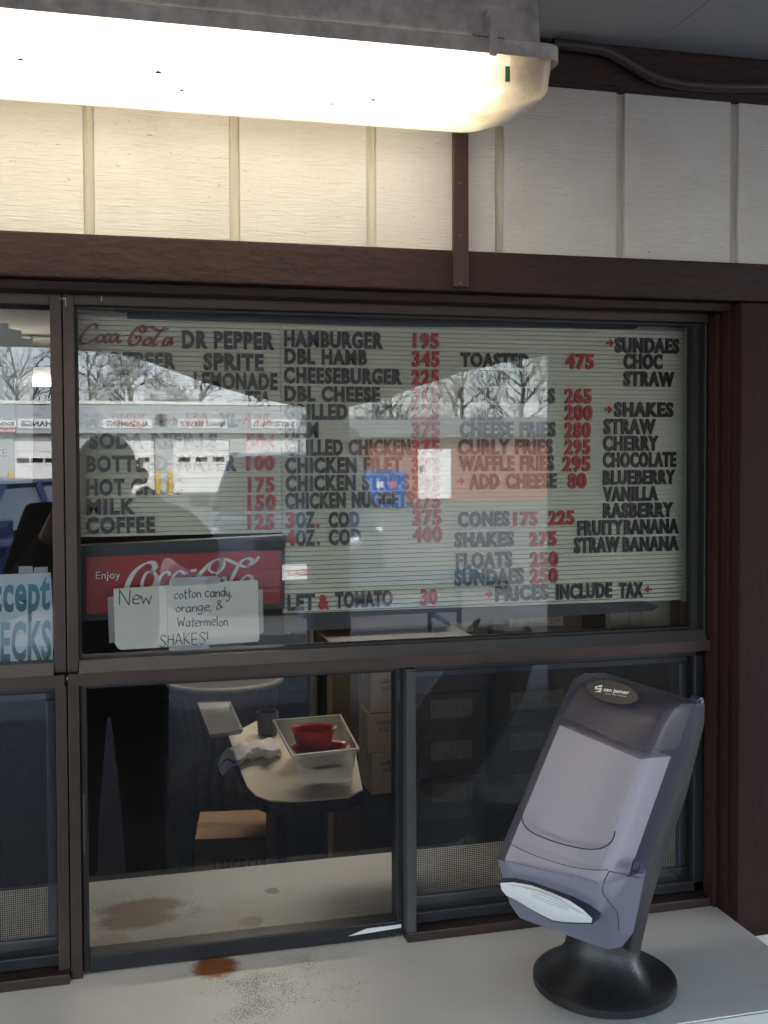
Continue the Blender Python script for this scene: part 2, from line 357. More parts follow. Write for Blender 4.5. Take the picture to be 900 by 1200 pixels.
def ribbon(bm, pts2, to3, wmin, wmax, nib=45., th=None):
    """a pen stroke; pts2 in sheet coordinates (x right, y up), to3 maps (x, y, lift) to space"""
    pts = smooth_pts([Vector((p[0], p[1], 0)) for p in pts2]); L, Rr = [], []
    na = R(nib)
    for i, p in enumerate(pts):
        d = pts[min(i+1, len(pts)-1)]-pts[max(i-1, 0)]
        if d.length < 1e-9: d = Vector((1,0,0))
        d.normalize(); a = math.atan2(d.y, d.x); hw = .5*(wmin+(wmax-wmin)*abs(math.sin(a-na)))
        n = Vector((-d.y, d.x, 0)); L.append(p+n*hw); Rr.append(p-n*hw)
    th = th or 0.
    a = [bm.verts.new(to3(q.x, q.y, th)) for q in L]; b = [bm.verts.new(to3(q.x, q.y, th)) for q in Rr]
    for i in range(len(a)-1): bm.faces.new([a[i], a[i+1], b[i+1], b[i]])

# text ------------------------------------------------------------------
_tcache = {}
def text_mesh(s, bold=.02, extrude=.04, res=3, shear=0., space=1.0):
    key = (s, bold, extrude, shear, space)
    if key in _tcache: return _tcache[key]
    cu = bpy.data.curves.new('lettering', 'FONT'); cu.body = s; cu.size = 1; cu.offset = bold; cu.extrude = extrude; cu.resolution_u = res; cu.shear = shear; cu.space_character = space
    o = bpy.data.objects.new('lettering', cu); COL.objects.link(o)
    dg = bpy.context.evaluated_depsgraph_get(); dg.update()
    me = bpy.data.meshes.new_from_object(o.evaluated_get(dg))
    bpy.data.objects.remove(o); bpy.data.curves.remove(cu)
    vs = [v.co.copy() for v in me.vertices]; fs = [tuple(p.vertices) for p in me.polygons]; bpy.data.meshes.remove(me)
    _tcache[key] = (vs, fs); return vs, fs
def text_into(bm, s, p0, right, up, width, height, lift, bold=.02, extrude=.04, depth=.002, shear=0., space=1.0, mirror=False, mi=0):
    """p0 is the lower left corner of the box the word fills: width x height (capital height), both in metres"""
    vs, fs = text_mesh(s, bold, extrude, shear=shear, space=space)
    if not vs: return
    x0 = min(v.x for v in vs); x1 = max(v.x for v in vs); caph = .727
    right = Vector(right).normalized(); up = Vector(up).normalized(); n = right.cross(up)
    zz = max(abs(v.z) for v in vs) or 1
    out = []
    for v in vs:
        a = (v.x-x0)/(x1-x0); b = v.y/caph
        out.append(bm.verts.new(Vector(p0)+right*(a*width)+up*(b*height)+n*(lift+(v.z/zz)*depth*.5)))
    for q in fs:
        try: bm.faces.new([out[i] for i in q]).material_index = mi
        except ValueError: pass

# ================================================================== ground, canopy slab and the lot
GZ = 0.0
M_ASPH = mat('asphalt', (.14,.139,.137), .9, var=.4, vscale=1.3, bump=.4, bscale=50, col2=(.12,.12,.12))
M_CONC = mat('concrete_apron', (.036,.036,.038), .85, var=.3, vscale=2, bump=.3, bscale=40)
b = BM(); box(b, -400, 400, -400, 400, -.5, GZ); obj('ground', b, M_ASPH, kind='structure')
b = BM(); box(b, -7, 7, -5.0, -.02, GZ+.004, GZ+.05, .01); obj('pavement', b, M_CONC, kind='structure')

# ================================================================== the snack stand's outer wall
ZC, ZT0, ZT1, ZL0, ZL1 = .8877, 1.897, 1.958, 2.2218, 2.284      # counter, header board, ledger board
XR = .9785                                                      # right jamb
XL = -1.35
siding = thing('siding_wall', 'off white grooved plywood siding wall above the window and brown header board', 'wall', (.2, 0, 0))
b = BM()
gx = [-.0351+.2032*k for k in range(-7, 12)]
def grooved(b, xa, xb, z0, z1):
    prof = [(xa, 0.)]
    for g in gx:
        if xa < g and g+.0155 < xb: prof += [(g, 0.), (g+.0008, .007), (g+.0147, .007), (g+.0155, 0.)]
    prof.append((xb, 0.)); poly = [Vector((x, y, z0)) for x, y in prof]+[Vector((xb, .10, z0)), Vector((xa, .10, z0))]
    prism(b, poly, (0, 0, z1-z0))
grooved(b, XL, 2.3, ZT1-.02, ZL0+.03)
obj('siding_panel', b, M_SIDING, siding)
for g in gx:
    b = BM(); box(b, g+.0011, g+.0144, .0062, .0072, ZT1+.0006, ZL0-.0006); obj('groove_floor', b, M_GROOVE, siding)
b = BM(); grooved(b, XL, XR+.02, .05, ZC-.06); grooved(b, XR+.02, 2.3, .05, ZT1-.021); grooved(b, -3.0, XL-.001, .05, ZL0+.03)
obj('siding_panel', b, M_SIDING, siding)

trim = thing('window_trim', 'dark brown painted timber boards framing the top and right of the menu window', 'trim', (.4, 0, ZC))
b = BM(); box(b, XL, 2.3, -.028, .03, ZT0, ZT1, .003); obj('header_board', b, M_TRIM, trim)
for u, v in ((63.5, 281), (67, 323), (297, 292), (298, 330), (650, 305), (651, 341)):
    c = P(u, v, -.0282); b = BM(); loft(b, [circ((c.x, -.0281, c.z), .0022, 10, axis='y'), circ((c.x, -.0288, c.z), .0016, 10, axis='y')]); obj('nail_head', b, M_RUBBER, trim, True)
b = BM(); box(b, XL, XR, -.006, .036, ZT0-.014, ZT0-.001, .002); obj('drip_moulding', b, M_TRIM, trim)
b = BM(); box(b, XR+.006, XR+.20, -.0285, .02, .855, ZT0-.002, .003); obj('jamb_board', b, M_TRIMV, trim)
b = BM(); box(b, XR, XR+.006, -.004, .09, ZC-.02, ZT0-.002, .001); box(b, XR-.010, XR-.0005, .018, .05, ZC+.002, ZT0-.016, .002); obj('jamb_lining', b, M_TRIMV, trim)
ledger = tag(obj('ledger_board', (lambda b: (box(b, XL, 2.3, -.03, .05, ZL0, ZL1, .003), b)[1])(BM()), M_TRIM), 'dark brown ledger board running under the grey soffit above the siding', 'board')

strap = thing('mounting_strap', 'narrow brown metal strap with screws crossing the siding and header board', 'strap', (.46, -.03, 1.9))
pa, pb = P(530, 300, -.03), P(548, 300, -.03)
zb = P(540, 337, -.03).z
b = BM(); box(b, pa.x, pb.x, -.036, -.0285, zb, ZL0-.002, .0012); obj('strap_plate', b, mat('brown_metal', (.045,.02,.016), .45, var=.2), strap)
for v in (215, 277, 333):
    c = P(539.5, v, -.036); b = BM(); loft(b, [circ((c.x, -.0355, c.z), .0032, 12, axis='y'), circ((c.x, -.0375, c.z), .0030, 12, axis='y'), circ((c.x, -.0385, c.z), .0016, 12, axis='y')])
    obj('screw', b, mat('rusty_screw', (.10,.06,.045), .5, metal=.5), strap, True)

# soffit and roof
CY0 = -4.7                                                       # outer edge of the canopy
b = BM()
seam_x = .8161
for xa, xb in ((-6, seam_x-1.2215), (seam_x-1.2205, seam_x-.0006), (seam_x+.0006, seam_x+1.2205), (seam_x+1.2215, 6)):
    box(b, xa, xb, CY0+.04, .02, ZL1+.001, ZL1+.02)
soff = tag(obj('canopy_soffit', b, M_SOFFIT), 'pale grey canopy soffit with a fine panel seam over the window', 'soffit')
b = BM(); box(b, -6.05, 6.05, CY0, 6.2, ZL1+.022, ZL1+.30); tag(obj('flat_roof', b, mat('roof_sheet', (.2,.2,.2), .7)), 'flat roof over the snack stand and its canopy', 'roof')

# conduit under the soffit
cpts = []
for u, v in ((648, 51), (690, 56), (715, 62), (740, 76), (765, 90), (790, 97), (830, 101), (900, 102), (1000, 101)): cpts.append(P(u, v, -.045))
b = BM(); tube(b, smooth_pts(cpts, 5), .0085, 12)
tag(obj('conduit_pipe', b, mat('brown_conduit', (.055,.036,.032), .45, var=.3), smooth=True), 'brown painted conduit bending along the ledger board from lamp to right', 'conduit')

# ================================================================== vapour-tight fluorescent fixture
LY0, LY1 = -.285, -.125
zr = P(650, 61, LY0).z
LXE = P(660, 72, LY0).x
LX0 = LXE-1.27
lamp = thing('fluorescent_light', 'long lit fluorescent fixture with frosted lens and grimy grey housing under the soffit', 'ceiling light', ((LX0+LXE)/2, (LY0+LY1)/2, zr))
def lampring(x, pts): return [Vector((x, yy, zz)) for yy, zz in pts]
ym = (LY0+LY1)/2; hw = (LY1-LY0)/2
ZH = ZL1-.028
hp = [(ym-hw+.008, zr+.004), (ym-hw+.012, zr+.045), (ym-hw+.022, ZH-.006), (ym-hw+.03, ZH), (ym+hw-.03, ZH), (ym+hw-.022, ZH-.006), (ym+hw-.012, zr+.045), (ym+hw-.008, zr+.004)]
b = BM(); loft(b, [lampring(LX0+.02, hp), lampring(LXE-.028, hp), ])
obj('housing', b, M_HOUSING, lamp, True)
b = BM(); box(b, LX0+.2, LXE-.06, ym-.045, ym+.045, ZH+.0005, ZL1-.001); obj('mounting_spacer', b, M_DARK, lamp)
b = BM()                                                         # rim
o1 = rrect(LX0, LXE, LY0, LY1, .02); i1 = rrect(LX0+.006, LXE-.006, LY0+.006, LY1-.006, .016)
loft(b, [[Vector((x, y, zr-.006)) for x, y in i1], [Vector((x, y, zr-.009)) for x, y in o1], [Vector((x, y, zr+.010)) for x, y in o1], [Vector((x, y, zr+.013)) for x, y in i1]], cap=False)
obj('gasket_rim', b, M_HOUSING, lamp, True)
b = BM()                                                         # lens: an open tub hanging from the rim
rg = []
for dz, inx, iny, r in ((-.004, .007, .006, .018), (-.042, .011, .010, .018), (-.050, .016, .013, .018), (-.070, .074, .030, .018), (-.073, .082, .045, .016)):
    rg.append([Vector((x, y, zr+dz)) for x, y in rrect(LX0+inx, LXE-inx, LY0+iny, LY1-iny, r)])
V = loft(b, rg, cap=False); b.faces.new(V[-1])
obj('lens', b, M_LENS, lamp, True)
M_TUBE = emit('tube_glow', (1, .91, .76), LAMP_OUT)
for yy in (ym-.035, ym+.035):
    b = BM(); tube(b, [(LX0+.09, yy, zr-.022), (LXE-.085, yy, zr-.022)], .013, 14); tb = obj('lamp_tube', b, M_TUBE, lamp, True)
    b = BM(); tube(b, [(LXE-.0848, yy, zr-.022), (LXE-.062, yy, zr-.022)], .0132, 14); obj('tube_cap', b, mat('tube_cap_metal', (.5,.5,.5), .4, metal=.6), tb, True)
b = BM(); box(b, LX0+.06, LXE-.045, ym-.062, ym+.062, zr+.002, zr+.010); obj('reflector_tray', b, mat('white_enamel', (.75,.73,.68), .4), lamp)
b = BM(); box(b, LXE-.06, LXE-.054, ym-.05, ym+.05, zr-.036, zr+.0015); obj('lamp_holder', b, M_LAMPEND, lamp)
for u, v, r_ in ((25,71,.0022),(186,86,.0026),(100,79,.0012),(213,107,.0015),(388,123,.0014),(437,118,.0018)):
    c = P(u, v, LY0+.0085); b = BM(); tube(b, [(c.x-r_*1.6, c.y-.002, c.z), (c.x, c.y-.003, c.z+.0004), (c.x+r_*1.4, c.y-.002, c.z-.0004)], [r_*.4, r_*.8, r_*.3], 6); obj('dead_fly', b, M_DARK, lamp, True)
b = BM(); gp = P(590, 91, LY0+.022); box(b, gp.x-.003, gp.x+.003, LY0+.0062, LY0+.0082, gp.z-.01, gp.z+.009); obj('sticker', b, mat('green_sticker', (.10,.26,.12), .6), lamp)
la = thing('lamp_latch', '', 'latch', (0,0,0)); bpy.data.objects.remove(la)
lc = P(577, 52, LY0-.004)
b = BM(); box(b, lc.x-.0075, lc.x+.0075, LY0-.004, LY0+.012, zr+.012, zr+.045, .002); box(b, lc.x-.005, lc.x+.005, LY0-.009, LY0-.0035, zr-.014, zr+.036, .002); box(b, lc.x-.022, lc.x+.018, LY0-.002, LY0+.008, zr+.011, zr+.0155, .001)
obj('latch', b, M_HOUSING, lamp)

# ================================================================== windows
YF = .04
def fx(u, v, y=YF): return P(u, v, y).x
XM0, XM1, XM2 = fx(63.5, 760), fx(78, 760), fx(92, 760)         # left mullion: two stiles side by side
ZG0, ZG1 = 1.3548, 1.8695                                       # glass of the upper windows
ZTR = 1.3215
XMR = fx(826, 560)
ZS = ZC
def frame_bars(b, bars, y0, y1, bev=.0015):
    for x0, x1, z0, z1 in bars: box(b, x0, x1, y0, y1, z0, z1, bev)
def pane(parent, x0, x1, z0, z1, y, name='glass_pane'):
    b = BM(); vs = [b.verts.new((x, y, z)) for x, z in ((x0, z0), (x1, z0), (x1, z1), (x0, z1))]; b.faces.new(vs)
    return obj(name, b, M_GLASS, parent)
# big fixed window over the menu
mw = thing('menu_window', 'wide fixed bronze framed window with the letter board behind its glass', 'window', (.45, YF, ZTR))
b = BM(); frame_bars(b, [(XM1+.0008, XM2, ZTR+.0175, ZT0), (XM2, XR-.011, ZG1, ZT0-.0005)], YF, .10); obj('frame', b, M_BRONZE, mw)
b = BM(); frame_bars(b, [(XMR, XR-.011, ZTR+.018, ZG1-.0005)], YF+.001, .10); obj('frame', b, M_BLACKALU, mw)
b = BM(); prism(b, [(XM1+.002, .028, ZTR), (XM1+.002, .028, ZTR+.017), (XM1+.002, .10, ZTR+.017), (XM1+.002, .10, ZTR)], (XR-.012-XM1-.002, 0, 0)); obj('transom', b, M_BRONZE, mw)
b = BM(); prism(b, [(XM2+.0006, .029, ZTR+.0172), (XM2+.0006, .0445, ZG0), (XM2+.0006, .095, ZG0), (XM2+.0006, .095, ZTR+.0172)], (XMR-.001-XM2, 0, 0)); obj('sloped_sill', b, M_GREYALU, mw)
b = BM(); frame_bars(b, [(XM2+.0004, XM2+.004, ZG0, ZG1), (XMR-.012, XMR-.0004, ZG0, ZG1), (XM2+.004, XMR-.012, ZG1-.004, ZG1-.0002), (XM2+.004, XMR-.012, ZG0+.0002, ZG0+.003)], .058, .075, 0); obj('rubber_gasket', b, M_RUBBER, mw)
pane(mw, XM2+.002, XMR-.002, ZG0+.001, ZG1-.001, .066)
for u, v in ((74, 352), (116, 346)):
    b = BM(); c = P(u, v, YF-.001); box(b, c.x-.004, c.x+.004, YF-.0015, YF-.0004, c.z+.002, c.z+.0032); box(b, c.x+.0028, c.x+.004, YF-.0016, YF-.0004, c.z-.008, c.z+.002); obj('paint_chip', b, mat('bare_metal', (.5,.48,.46), .5), mw)
# left neighbour
sw = thing('side_window', 'narrow view of the bronze framed window left of the menu window, posters inside', 'window', (-.35, YF, ZTR))
XL0 = -.95
b = BM(); frame_bars(b, [(XM0, XM1-.0008, ZTR+.018, ZT0), (XL0, XM0, ZG1-.002, ZT0-.0005), (XL0-.03, XL0, ZTR+.018, ZT0)], YF, .10); obj('frame', b, M_BRONZE, sw)
b = BM(); prism(b, [(XL0-.03, .028, ZTR-.001), (XL0-.03, .028, ZTR+.0165), (XL0-.03, .10, ZTR+.0165), (XL0-.03, .10, ZTR-.001)], (XM1-.003-XL0+.03, 0, 0)); obj('transom', b, M_BRONZE, sw)
b = BM(); prism(b, [(XL0, .029, ZTR+.0168), (XL0, .0445, ZG0-.001), (XL0, .095, ZG0-.001), (XL0, .095, ZTR+.0168)], (XM0-.001-XL0, 0, 0)); obj('sloped_sill', b, M_GREYALU, sw)
pane(sw, XL0-.001, XM0+.001, ZG0-.002, ZG1, .066)
# sliding serving window
XV0, XV1 = fx(476, 900, .03), fx(487, 900, .03)
vw = thing('serving_window', 'sliding serving window with dark sash in the lower middle, counter running through', 'window', (.2, YF, ZS))
b = BM(); frame_bars(b, [(XM1+.0008, XM2, ZS, ZTR-.0005)], YF, .10); obj('jamb', b, M_BRONZE, vw)
b = BM(); frame_bars(b, [(XV0, XV1, ZS+.0165, ZTR-.006)], .026, .05); frame_bars(b, [(XV0+.0002, XV1-.0002, ZTR-.0055, ZTR-.003)], .0265, .05, 0); obj('meeting_mullion', b, M_GREYALU, vw)
SX0, SX1 = fx(103, 960, .06), fx(463, 930, .06)
SZ0, SZ1 = P(105, 1118, .06).z, P(105, 806, .06).z
b = BM()
frame_bars(b, [(XM2+.0005, SX0, ZS+.004, ZTR-.001), (SX1, XV0+.004, ZS+.004, ZTR-.001), (SX0, SX1, ZS+.0015, SZ0), (SX0, SX1, SZ1, ZTR-.001)], .052, .085, .002)
sash = obj('sash', b, M_BLACKALU, vw)
b = BM(); frame_bars(b, [(SX0-.007, SX0-.0035, P(98, 1000, .05).z, P(98, 930, .05).z)], .0495, .0525, 0); frame_bars(b, [(SX1+.003, SX1+.0055, P(462, 822, .05).z, P(462, 798, .05).z)], .0495, .0525, 0); obj('finger_pull', b, M_GREYALU, sash)
b = BM(); prism(b, [P(408, 1097, .0508), P(470, 1087, .0508), P(470, 1083, .0508), P(430, 1088, .0508)], (0, -.0006, 0)); obj('scuff', b, M_WHITE, sash)
pane(vw, SX0-.002, SX1+.002, SZ0-.002, SZ1+.002, .068)
# screened light on the right
def screened(name, label, x0, x1, y, stile_l, stile_r):
    t = thing(name, label, 'window', ((x0+x1)/2, YF, ZS))
    b = BM(); frame_bars(b, [(x0, x1, ZS+.0003, ZS+.0155)], .027, .10); obj('sill_track', b, M_BRONZE, t)
    b = BM(); bars = [(x0, x1, ZTR-.014, ZTR-.002), (x0, x1, ZS+.016, ZS+.034)]
    if stile_l: bars.append((x0, x0+stile_l, ZS+.016, ZTR-.002))
    if stile_r: bars.append((x1-stile_r, x1, ZS+.016, ZTR-.002))
    frame_bars(b, bars, .055, .09, .002); obj('sash', b, M_BLACKALU, t)
    pane(t, x0+stile_l*.8, x1-stile_r*.8, ZS+.03, ZTR-.012, .062)
    b = BM(); z0, z1 = ZS+.050, ZTR-.03; xa, xb = x0+stile_l+.018, x1-stile_r-.016
    frame_bars(b, [(x0+stile_l, x1-stile_r, ZS+.0345, z0), (x0+stile_l, x1-stile_r, z1, ZTR-.0145), (x0+stile_l, xa, z0, z1), (xb, x1-stile_r, z0, z1)], .078, .09, .003)
    sf = obj('screen_frame', b, mat('blue_black_screen_frame', (.03,.035,.048), .4, metal=.4), t)
    b = BM(); b.faces.new([b.verts.new(p) for p in ((xa-.002, .084, z0-.002), (xb+.002, .084, z0-.002), (xb+.002, .084, z1+.002), (xa-.002, .084, z1+.002))]); obj('insect_screen', b, M_SCREEN, sf)
    return t
screened('screen_window', 'dark lower right window with insect screen behind the napkin dispenser', XV0+.0005, XR-.001, .06, .012, .024)
b = BM(); frame_bars(b, [(XM0+.0005, XM1-.0008, ZS+.0158, ZTR-.0016)], YF, .10)
sl = screened('screen_window', 'dark lower left window with insect screen under the checks sign', XL0, XM1-.0012, .06, .012, XM1-.0012-XM0)
obj('jamb', b, M_BRONZE, sl)
tag(obj('left_wall_end', (lambda b: (box(b, XL, XL0-.031, .001, .10, ZC, ZT0-.001), b)[1])(BM()), M_SIDING), 'plain painted wall left of the windows, outside the picture', 'wall')

# ================================================================== counter
def cz(u, v): q = PZ(u, v, ZC); return q.x, q.y
def blot(u, v, ru, rv, col, kind='blot', amt=1.):
    x, y = cz(u, v); x1, y1 = cz(u+ru, v); x2, y2 = cz(u, v+rv); return (x-.2, y, abs(x1-x)+abs(y1-y)*.0, abs(y2-y), col, kind, amt)
blots = [blot(335, 1160, 120, 52, (.12,.09,.07), 'crumb', .75), blot(150, 1064, 75, 22, (.10,.085,.07), 'crumb', .8), blot(200, 1073, 90, 14, (.022,.020,.019), 'crumb', .7),
         blot(168, 1063, 52, 10, (.21,.07,.02)), blot(160, 1078, 48, 11, (.20,.065,.018)), blot(296, 1080, 16, 6.5, (.11,.04,.02)), blot(319, 1044, 9, 4, (.11,.10,.09)), blot(252, 1133, 29, 14, (.30,.115,.035)),
         blot(130, 1103, 26, 9, (.42,.29,.17), 'blot', .5), blot(430, 1070, 60, 10, (.50,.36,.24), 'blot', .35)]
ctr = thing('counter', 'off white laminate serving counter with rusty brown stains running under the windows', 'counter', (.2, 0, ZC-.04))
yf = PZ(850, 1191, ZC).y
b = BM(); poly = [(XL, yf), (XR-.001, yf), (XR-.001, .0485), (1.15, .0485), (1.15, .40), (XL, .40)]
prism(b, [(x, y, ZC-.032) for x, y in poly], (0, 0, .032)); obj('top', b, counter_mat(blots), ctr)
b = BM(); box(b, XL, XR-.0015, yf-.004, yf-.0003, ZC-.05, ZC-.0015, .001); obj('front_edging', b, mat('white_edging', (.62,.61,.58), .5, var=.1), ctr)

# ================================================================== inside the stand
RX0, RX1, RY1, RZ1 = -1.9, 2.3, 5.6, 2.27
inside = thing('interior_walls', 'dim interior walls of the snack stand behind the windows', 'wall', (0, 3, 0))
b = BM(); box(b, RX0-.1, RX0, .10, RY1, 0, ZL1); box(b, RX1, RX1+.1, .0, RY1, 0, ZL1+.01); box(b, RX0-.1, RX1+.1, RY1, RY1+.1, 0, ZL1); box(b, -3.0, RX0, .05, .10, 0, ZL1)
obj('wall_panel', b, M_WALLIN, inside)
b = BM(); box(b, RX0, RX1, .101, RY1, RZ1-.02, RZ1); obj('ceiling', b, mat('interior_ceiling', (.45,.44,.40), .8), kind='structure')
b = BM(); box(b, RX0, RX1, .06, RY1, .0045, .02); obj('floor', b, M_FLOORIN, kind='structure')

# interior strip light
il = P(50, 447, 4.2)
lamp2 = thing('strip_light', 'small lit strip light hanging inside the stand, seen through the left window', 'ceiling light', (il.x, 4.2, il.z))
b = BM(); box(b, il.x-.75, il.x+.075, 4.15, 4.25, il.z+.022, il.z+.07, .006); obj('housing', b, mat('white_enamel', (.75,.73,.68), .4), lamp2)
b = BM(); box(b, il.x-.74, il.x+.065, 4.14, 4.26, il.z-.022, il.z+.0215, .012); obj('diffuser', b, emit('strip_glow', (1,.93,.8), LAMP_IN), lamp2, True)
b = BM(); tube(b, [(il.x-.5, 4.2, il.z+.07), (il.x-.5, 4.2, RZ1-.02)], .006, 8); obj('hanger', b, M_STEEL, lamp2); b = BM(); tube(b, [(il.x-.05, 4.2, il.z+.07), (il.x-.05, 4.2, RZ1-.02)], .006, 8); obj('hanger', b, M_STEEL, lamp2)
# added unseen light brightening the table and cartons, hidden by the board from here
fill_lamp = thing('unseen_fill_light', 'unseen fill light added under the ceiling to brighten the table and cartons', 'ceiling light', (.9, 2.4, RZ1-.1))
b = BM(); box(b, .2, 1.5, 2.34, 2.46, RZ1-.075, RZ1-.021, .006); obj('housing', b, mat('white_enamel', (.75,.73,.68), .4), fill_lamp)
b = BM(); box(b, .22, 1.48, 2.33, 2.47, RZ1-.12, RZ1-.0755, .012); obj('diffuser', b, emit('fill_glow', (1,.9,.74), LAMP_IN), fill_lamp, True)

# ---- menu letter board
YB = .125
board = thing('menu_board', 'pale grooved letter board with black item names and red prices behind the glass', 'menu board', (.45, YB, 1.36))
def slotted(b, x0, x1, z0, z1, pitch=.0075, gw=.0019, gd=.008):
    prof = []; z = z0
    prof.append((0, z))
    while z+pitch < z1:
        zt = z+pitch
        prof += [(0, zt-gw), (gd, zt-gw*.9), (gd, zt), (0, zt)]; z = zt
    prof.append((0, z1)); prof += [(.012, z1), (.012, z0)]
    prism(b, [(x0, YB+d, zz) for d, zz in prof], (x1-x0, 0, 0))
bx0, bxs, bx1 = P(85, 500, YB).x, P(330, 500, YB).x, P(806, 550, YB).x
bzt = P(450, 375, YB).z
z1b, z2b = P(200, 627, YB).z, P(560, 713, YB).z
b = BM(); slotted(b, bx0, bxs-.0012, z1b, bzt); obj('grooved_panel', b, M_PANEL, board)
b = BM(); slotted(b, bxs+.0012, bx1-.008, z2b, bzt); obj('grooved_panel', b, M_PANEL, board)
b = BM(); box(b, bx1-.0078, bx1, YB-.003, YB+.014, z2b-.003, bzt+.002, .001); obj('edge_strip', b, mat('pale_edge_strip', (.62,.64,.56), .5), board); b = BM(); box(b, bxs-.001, bxs+.001, YB-.002, YB+.01, z1b, bzt); obj('edge_strip', b, mat('pale_edge_strip', (.62,.64,.56), .5), board)
M_RAIL = mat('blue_black_rail', (.03,.034,.042), .5)
b = BM()
prism(b, [P(149, 373, YB-.008), P(149, 360, YB-.008), P(450, 362, YB-.008), P(762, 372, YB-.008), P(745, 385, YB-.008), P(450, 382, YB-.008)], (0, .02, 0)); obj('top_rail', b, M_RAIL, board)
b = BM()
prism(b, [P(333, 720, YB-.008), P(756, 705, YB-.008), P(772, 711, YB-.008), P(765, 716, YB-.008), P(333, 741, YB-.008)], (0, .02, 0)); obj('bottom_rail', b, M_RAIL, board)
YT = YB-.0035
def line(s, u0, u1, v0, v1, col='b', bold=.042):
    """a word set in the board between two pixel columns, its capitals between two pixel rows"""
    a = P(u0, v1, YT); c = P(u1, v1, YT); t = P(u0, v0, YT)
    n = 'price_lettering' if col == 'r' else 'item_lettering'
    b = BM(); text_into(b, s, (a.x, YT, a.z), (1,0,0), (0,0,1), c.x-a.x, t.z-a.z, 0, bold=bold, depth=.004, space=1.16)
    return obj(n, b, M_LET_R if col == 'r' else M_LET_B, board)
def arrow(u, v, flip=1):
    b = BM(); c = P(u, v, YT); s = .0068*flip
    prism(b, [(c.x+s*x, YT-.001, c.z+.0068*z) for x, z in ((-1,.22),(0,.22),(0,1),(1.1,0),(0,-1),(0,-.22),(-1,-.22))], (0, .002, 0)); obj('arrow_marker', b, M_LET_R, board)
for q in [('DR PEPPER',213.4,321.4,387,407),('ROOTBEER',95.5,205.6,411.5,430),('SPRITE',238.6,309,413.6,432.5),('DIET CK',92.5,199,433.4,452),('LEMONADE',227.5,325,436,455),
          ('SKI',128.5,157.6,455.6,473),('TEA',288,316.6,458,475.4),('M',100,116,484,500),('L',187,196,484,500),('XL',257,279,484,500),
          ('SODA REFILLS',104.5,254.5,507.5,525),('BOTTLED WATER',101.5,277,534,552.5),('HOT CHOC',101.5,214,561.5,580),('MILK',101.5,158.5,585,602.6),('COFFEE',101,181.6,606.5,625),
          ('HAMBURGER',333,448.7,387,405.5),('DBL HAMB',333.7,430,408,425.7),('CHEESEBURGER',333,471,430,448),('DBL CHEESE',333.7,445,452,469.5),('GRILLED CHEESE',333.7,477.5,473,490.5),
          ('HAM',334.5,373,494.5,512),('GRILLED CHICKEN',334.5,481,515,533),('CHICKEN FILET',334.5,471,536,554),('CHICKEN STRIPS',335,479.5,557,575),('CHICKEN NUGGETS',334.5,484,577.5,595.5),
          ('OZ',347,369,600,618),('COD',385.5,421,600,617.5),('OZ',347,369,621,639),('COD',385.5,423,620.5,638),('LET',337,369,697,715),('TOMATO',393,460,694,712),
          ('TOASTED',540,620,413,429),('RAVIOLI',558,620,433.7,451),('ONION RINGS',537,650,453.7,471),('FRIES',542,590,474,491.6),('CHEESE FRIES',539,651,494,511),('CURLY FRIES',537,647.5,514.7,532),
          ('WAFFLE FRIES',538,649,534,551.5),('ADD',550,585,555.5,572.5),('CHEESE',593,652,555,572),('CONES',537,597,600,617),('SHAKES',533,602,624,641),('FLOATS',534.5,600,648,666),('SUNDAES',533,613.7,668,686),
          ('PRICES',581,642,687,704),('INCLUDE',652,717,685,702),('TAX',725.6,753.5,683,700),
          ('SUNDAES',721,795.6,395,412),('CHOC',731,776,414,431),('STRAW',731,790,434.8,451.6),('SHAKES',720,788.7,471,487.5),('STRAW',707.7,768,490.6,508),('CHERRY',707,771.5,510.5,527.4),('CHOCOLATE',707,792,530,547),
          ('BLUEBERRY',707,791,551,567.4),('VANILLA',707,771,570.5,587),('RASBERRY',707,788.7,589.7,606.5),('FRUITY',677,730,610,627),('BANANA',731.5,795,609,625.6),('STRAW',673,726,630,647.5),('BANANA',730,795,629.5,646)]:
    line(*q)
for q in [('125',139,170,484,500),('150',218,243,484,500),('175',290.5,317,484,500),('50¢',289,321,508,525),('100',289,321.5,534,550.5),('175',290.5,321.4,559,576.5),('150',290,323,580,598),('125',290,321.4,602.6,620),
          ('195',484,514.5,390,407),('345',483,515,411,428.7),('225',482.5,514.5,432.5,450),('360',483,516,453,470.5),('225',482.5,515,474,491),('375',483,515.5,494.5,512),('375',483,515.5,515,532.5),('375',483,515.5,536,553.7),('395',484,516,557,575),('275',484,516,578,595.5),
          ('3',335,345.5,600,618),('4',334.5,346,621,639),('.',371,374.5,600,617.5),('.',371.5,375,621,638),('375',484,517,597.5,615),('400',484,518,617.5,635),('&',373,386,697,713.5),('30',493,512.5,691,708.5),
          ('475',663,695.7,414,431),('265',662,693,455,471.6),('200',662,694,474.5,491.5),('280',662,692,494.7,512),('295',662,691.5,514.7,531.5),('295',659.5,691.5,534.5,551.5),('80',665.5,687,554.5,571.5),
          ('175',602,630,600,615.5),('225',643,673,598.5,614.5),('275',620.6,652,623.5,639.5),('250',621.6,654,647,663.5),('250',621.6,653.6,666.5,683)]:
    line(*q, col='r')
for q in ((132,492),(203,492),(285,492),(540,564),(573,696),(715,402),(713,480)): arrow(*q)
arrow(760, 691, -1)
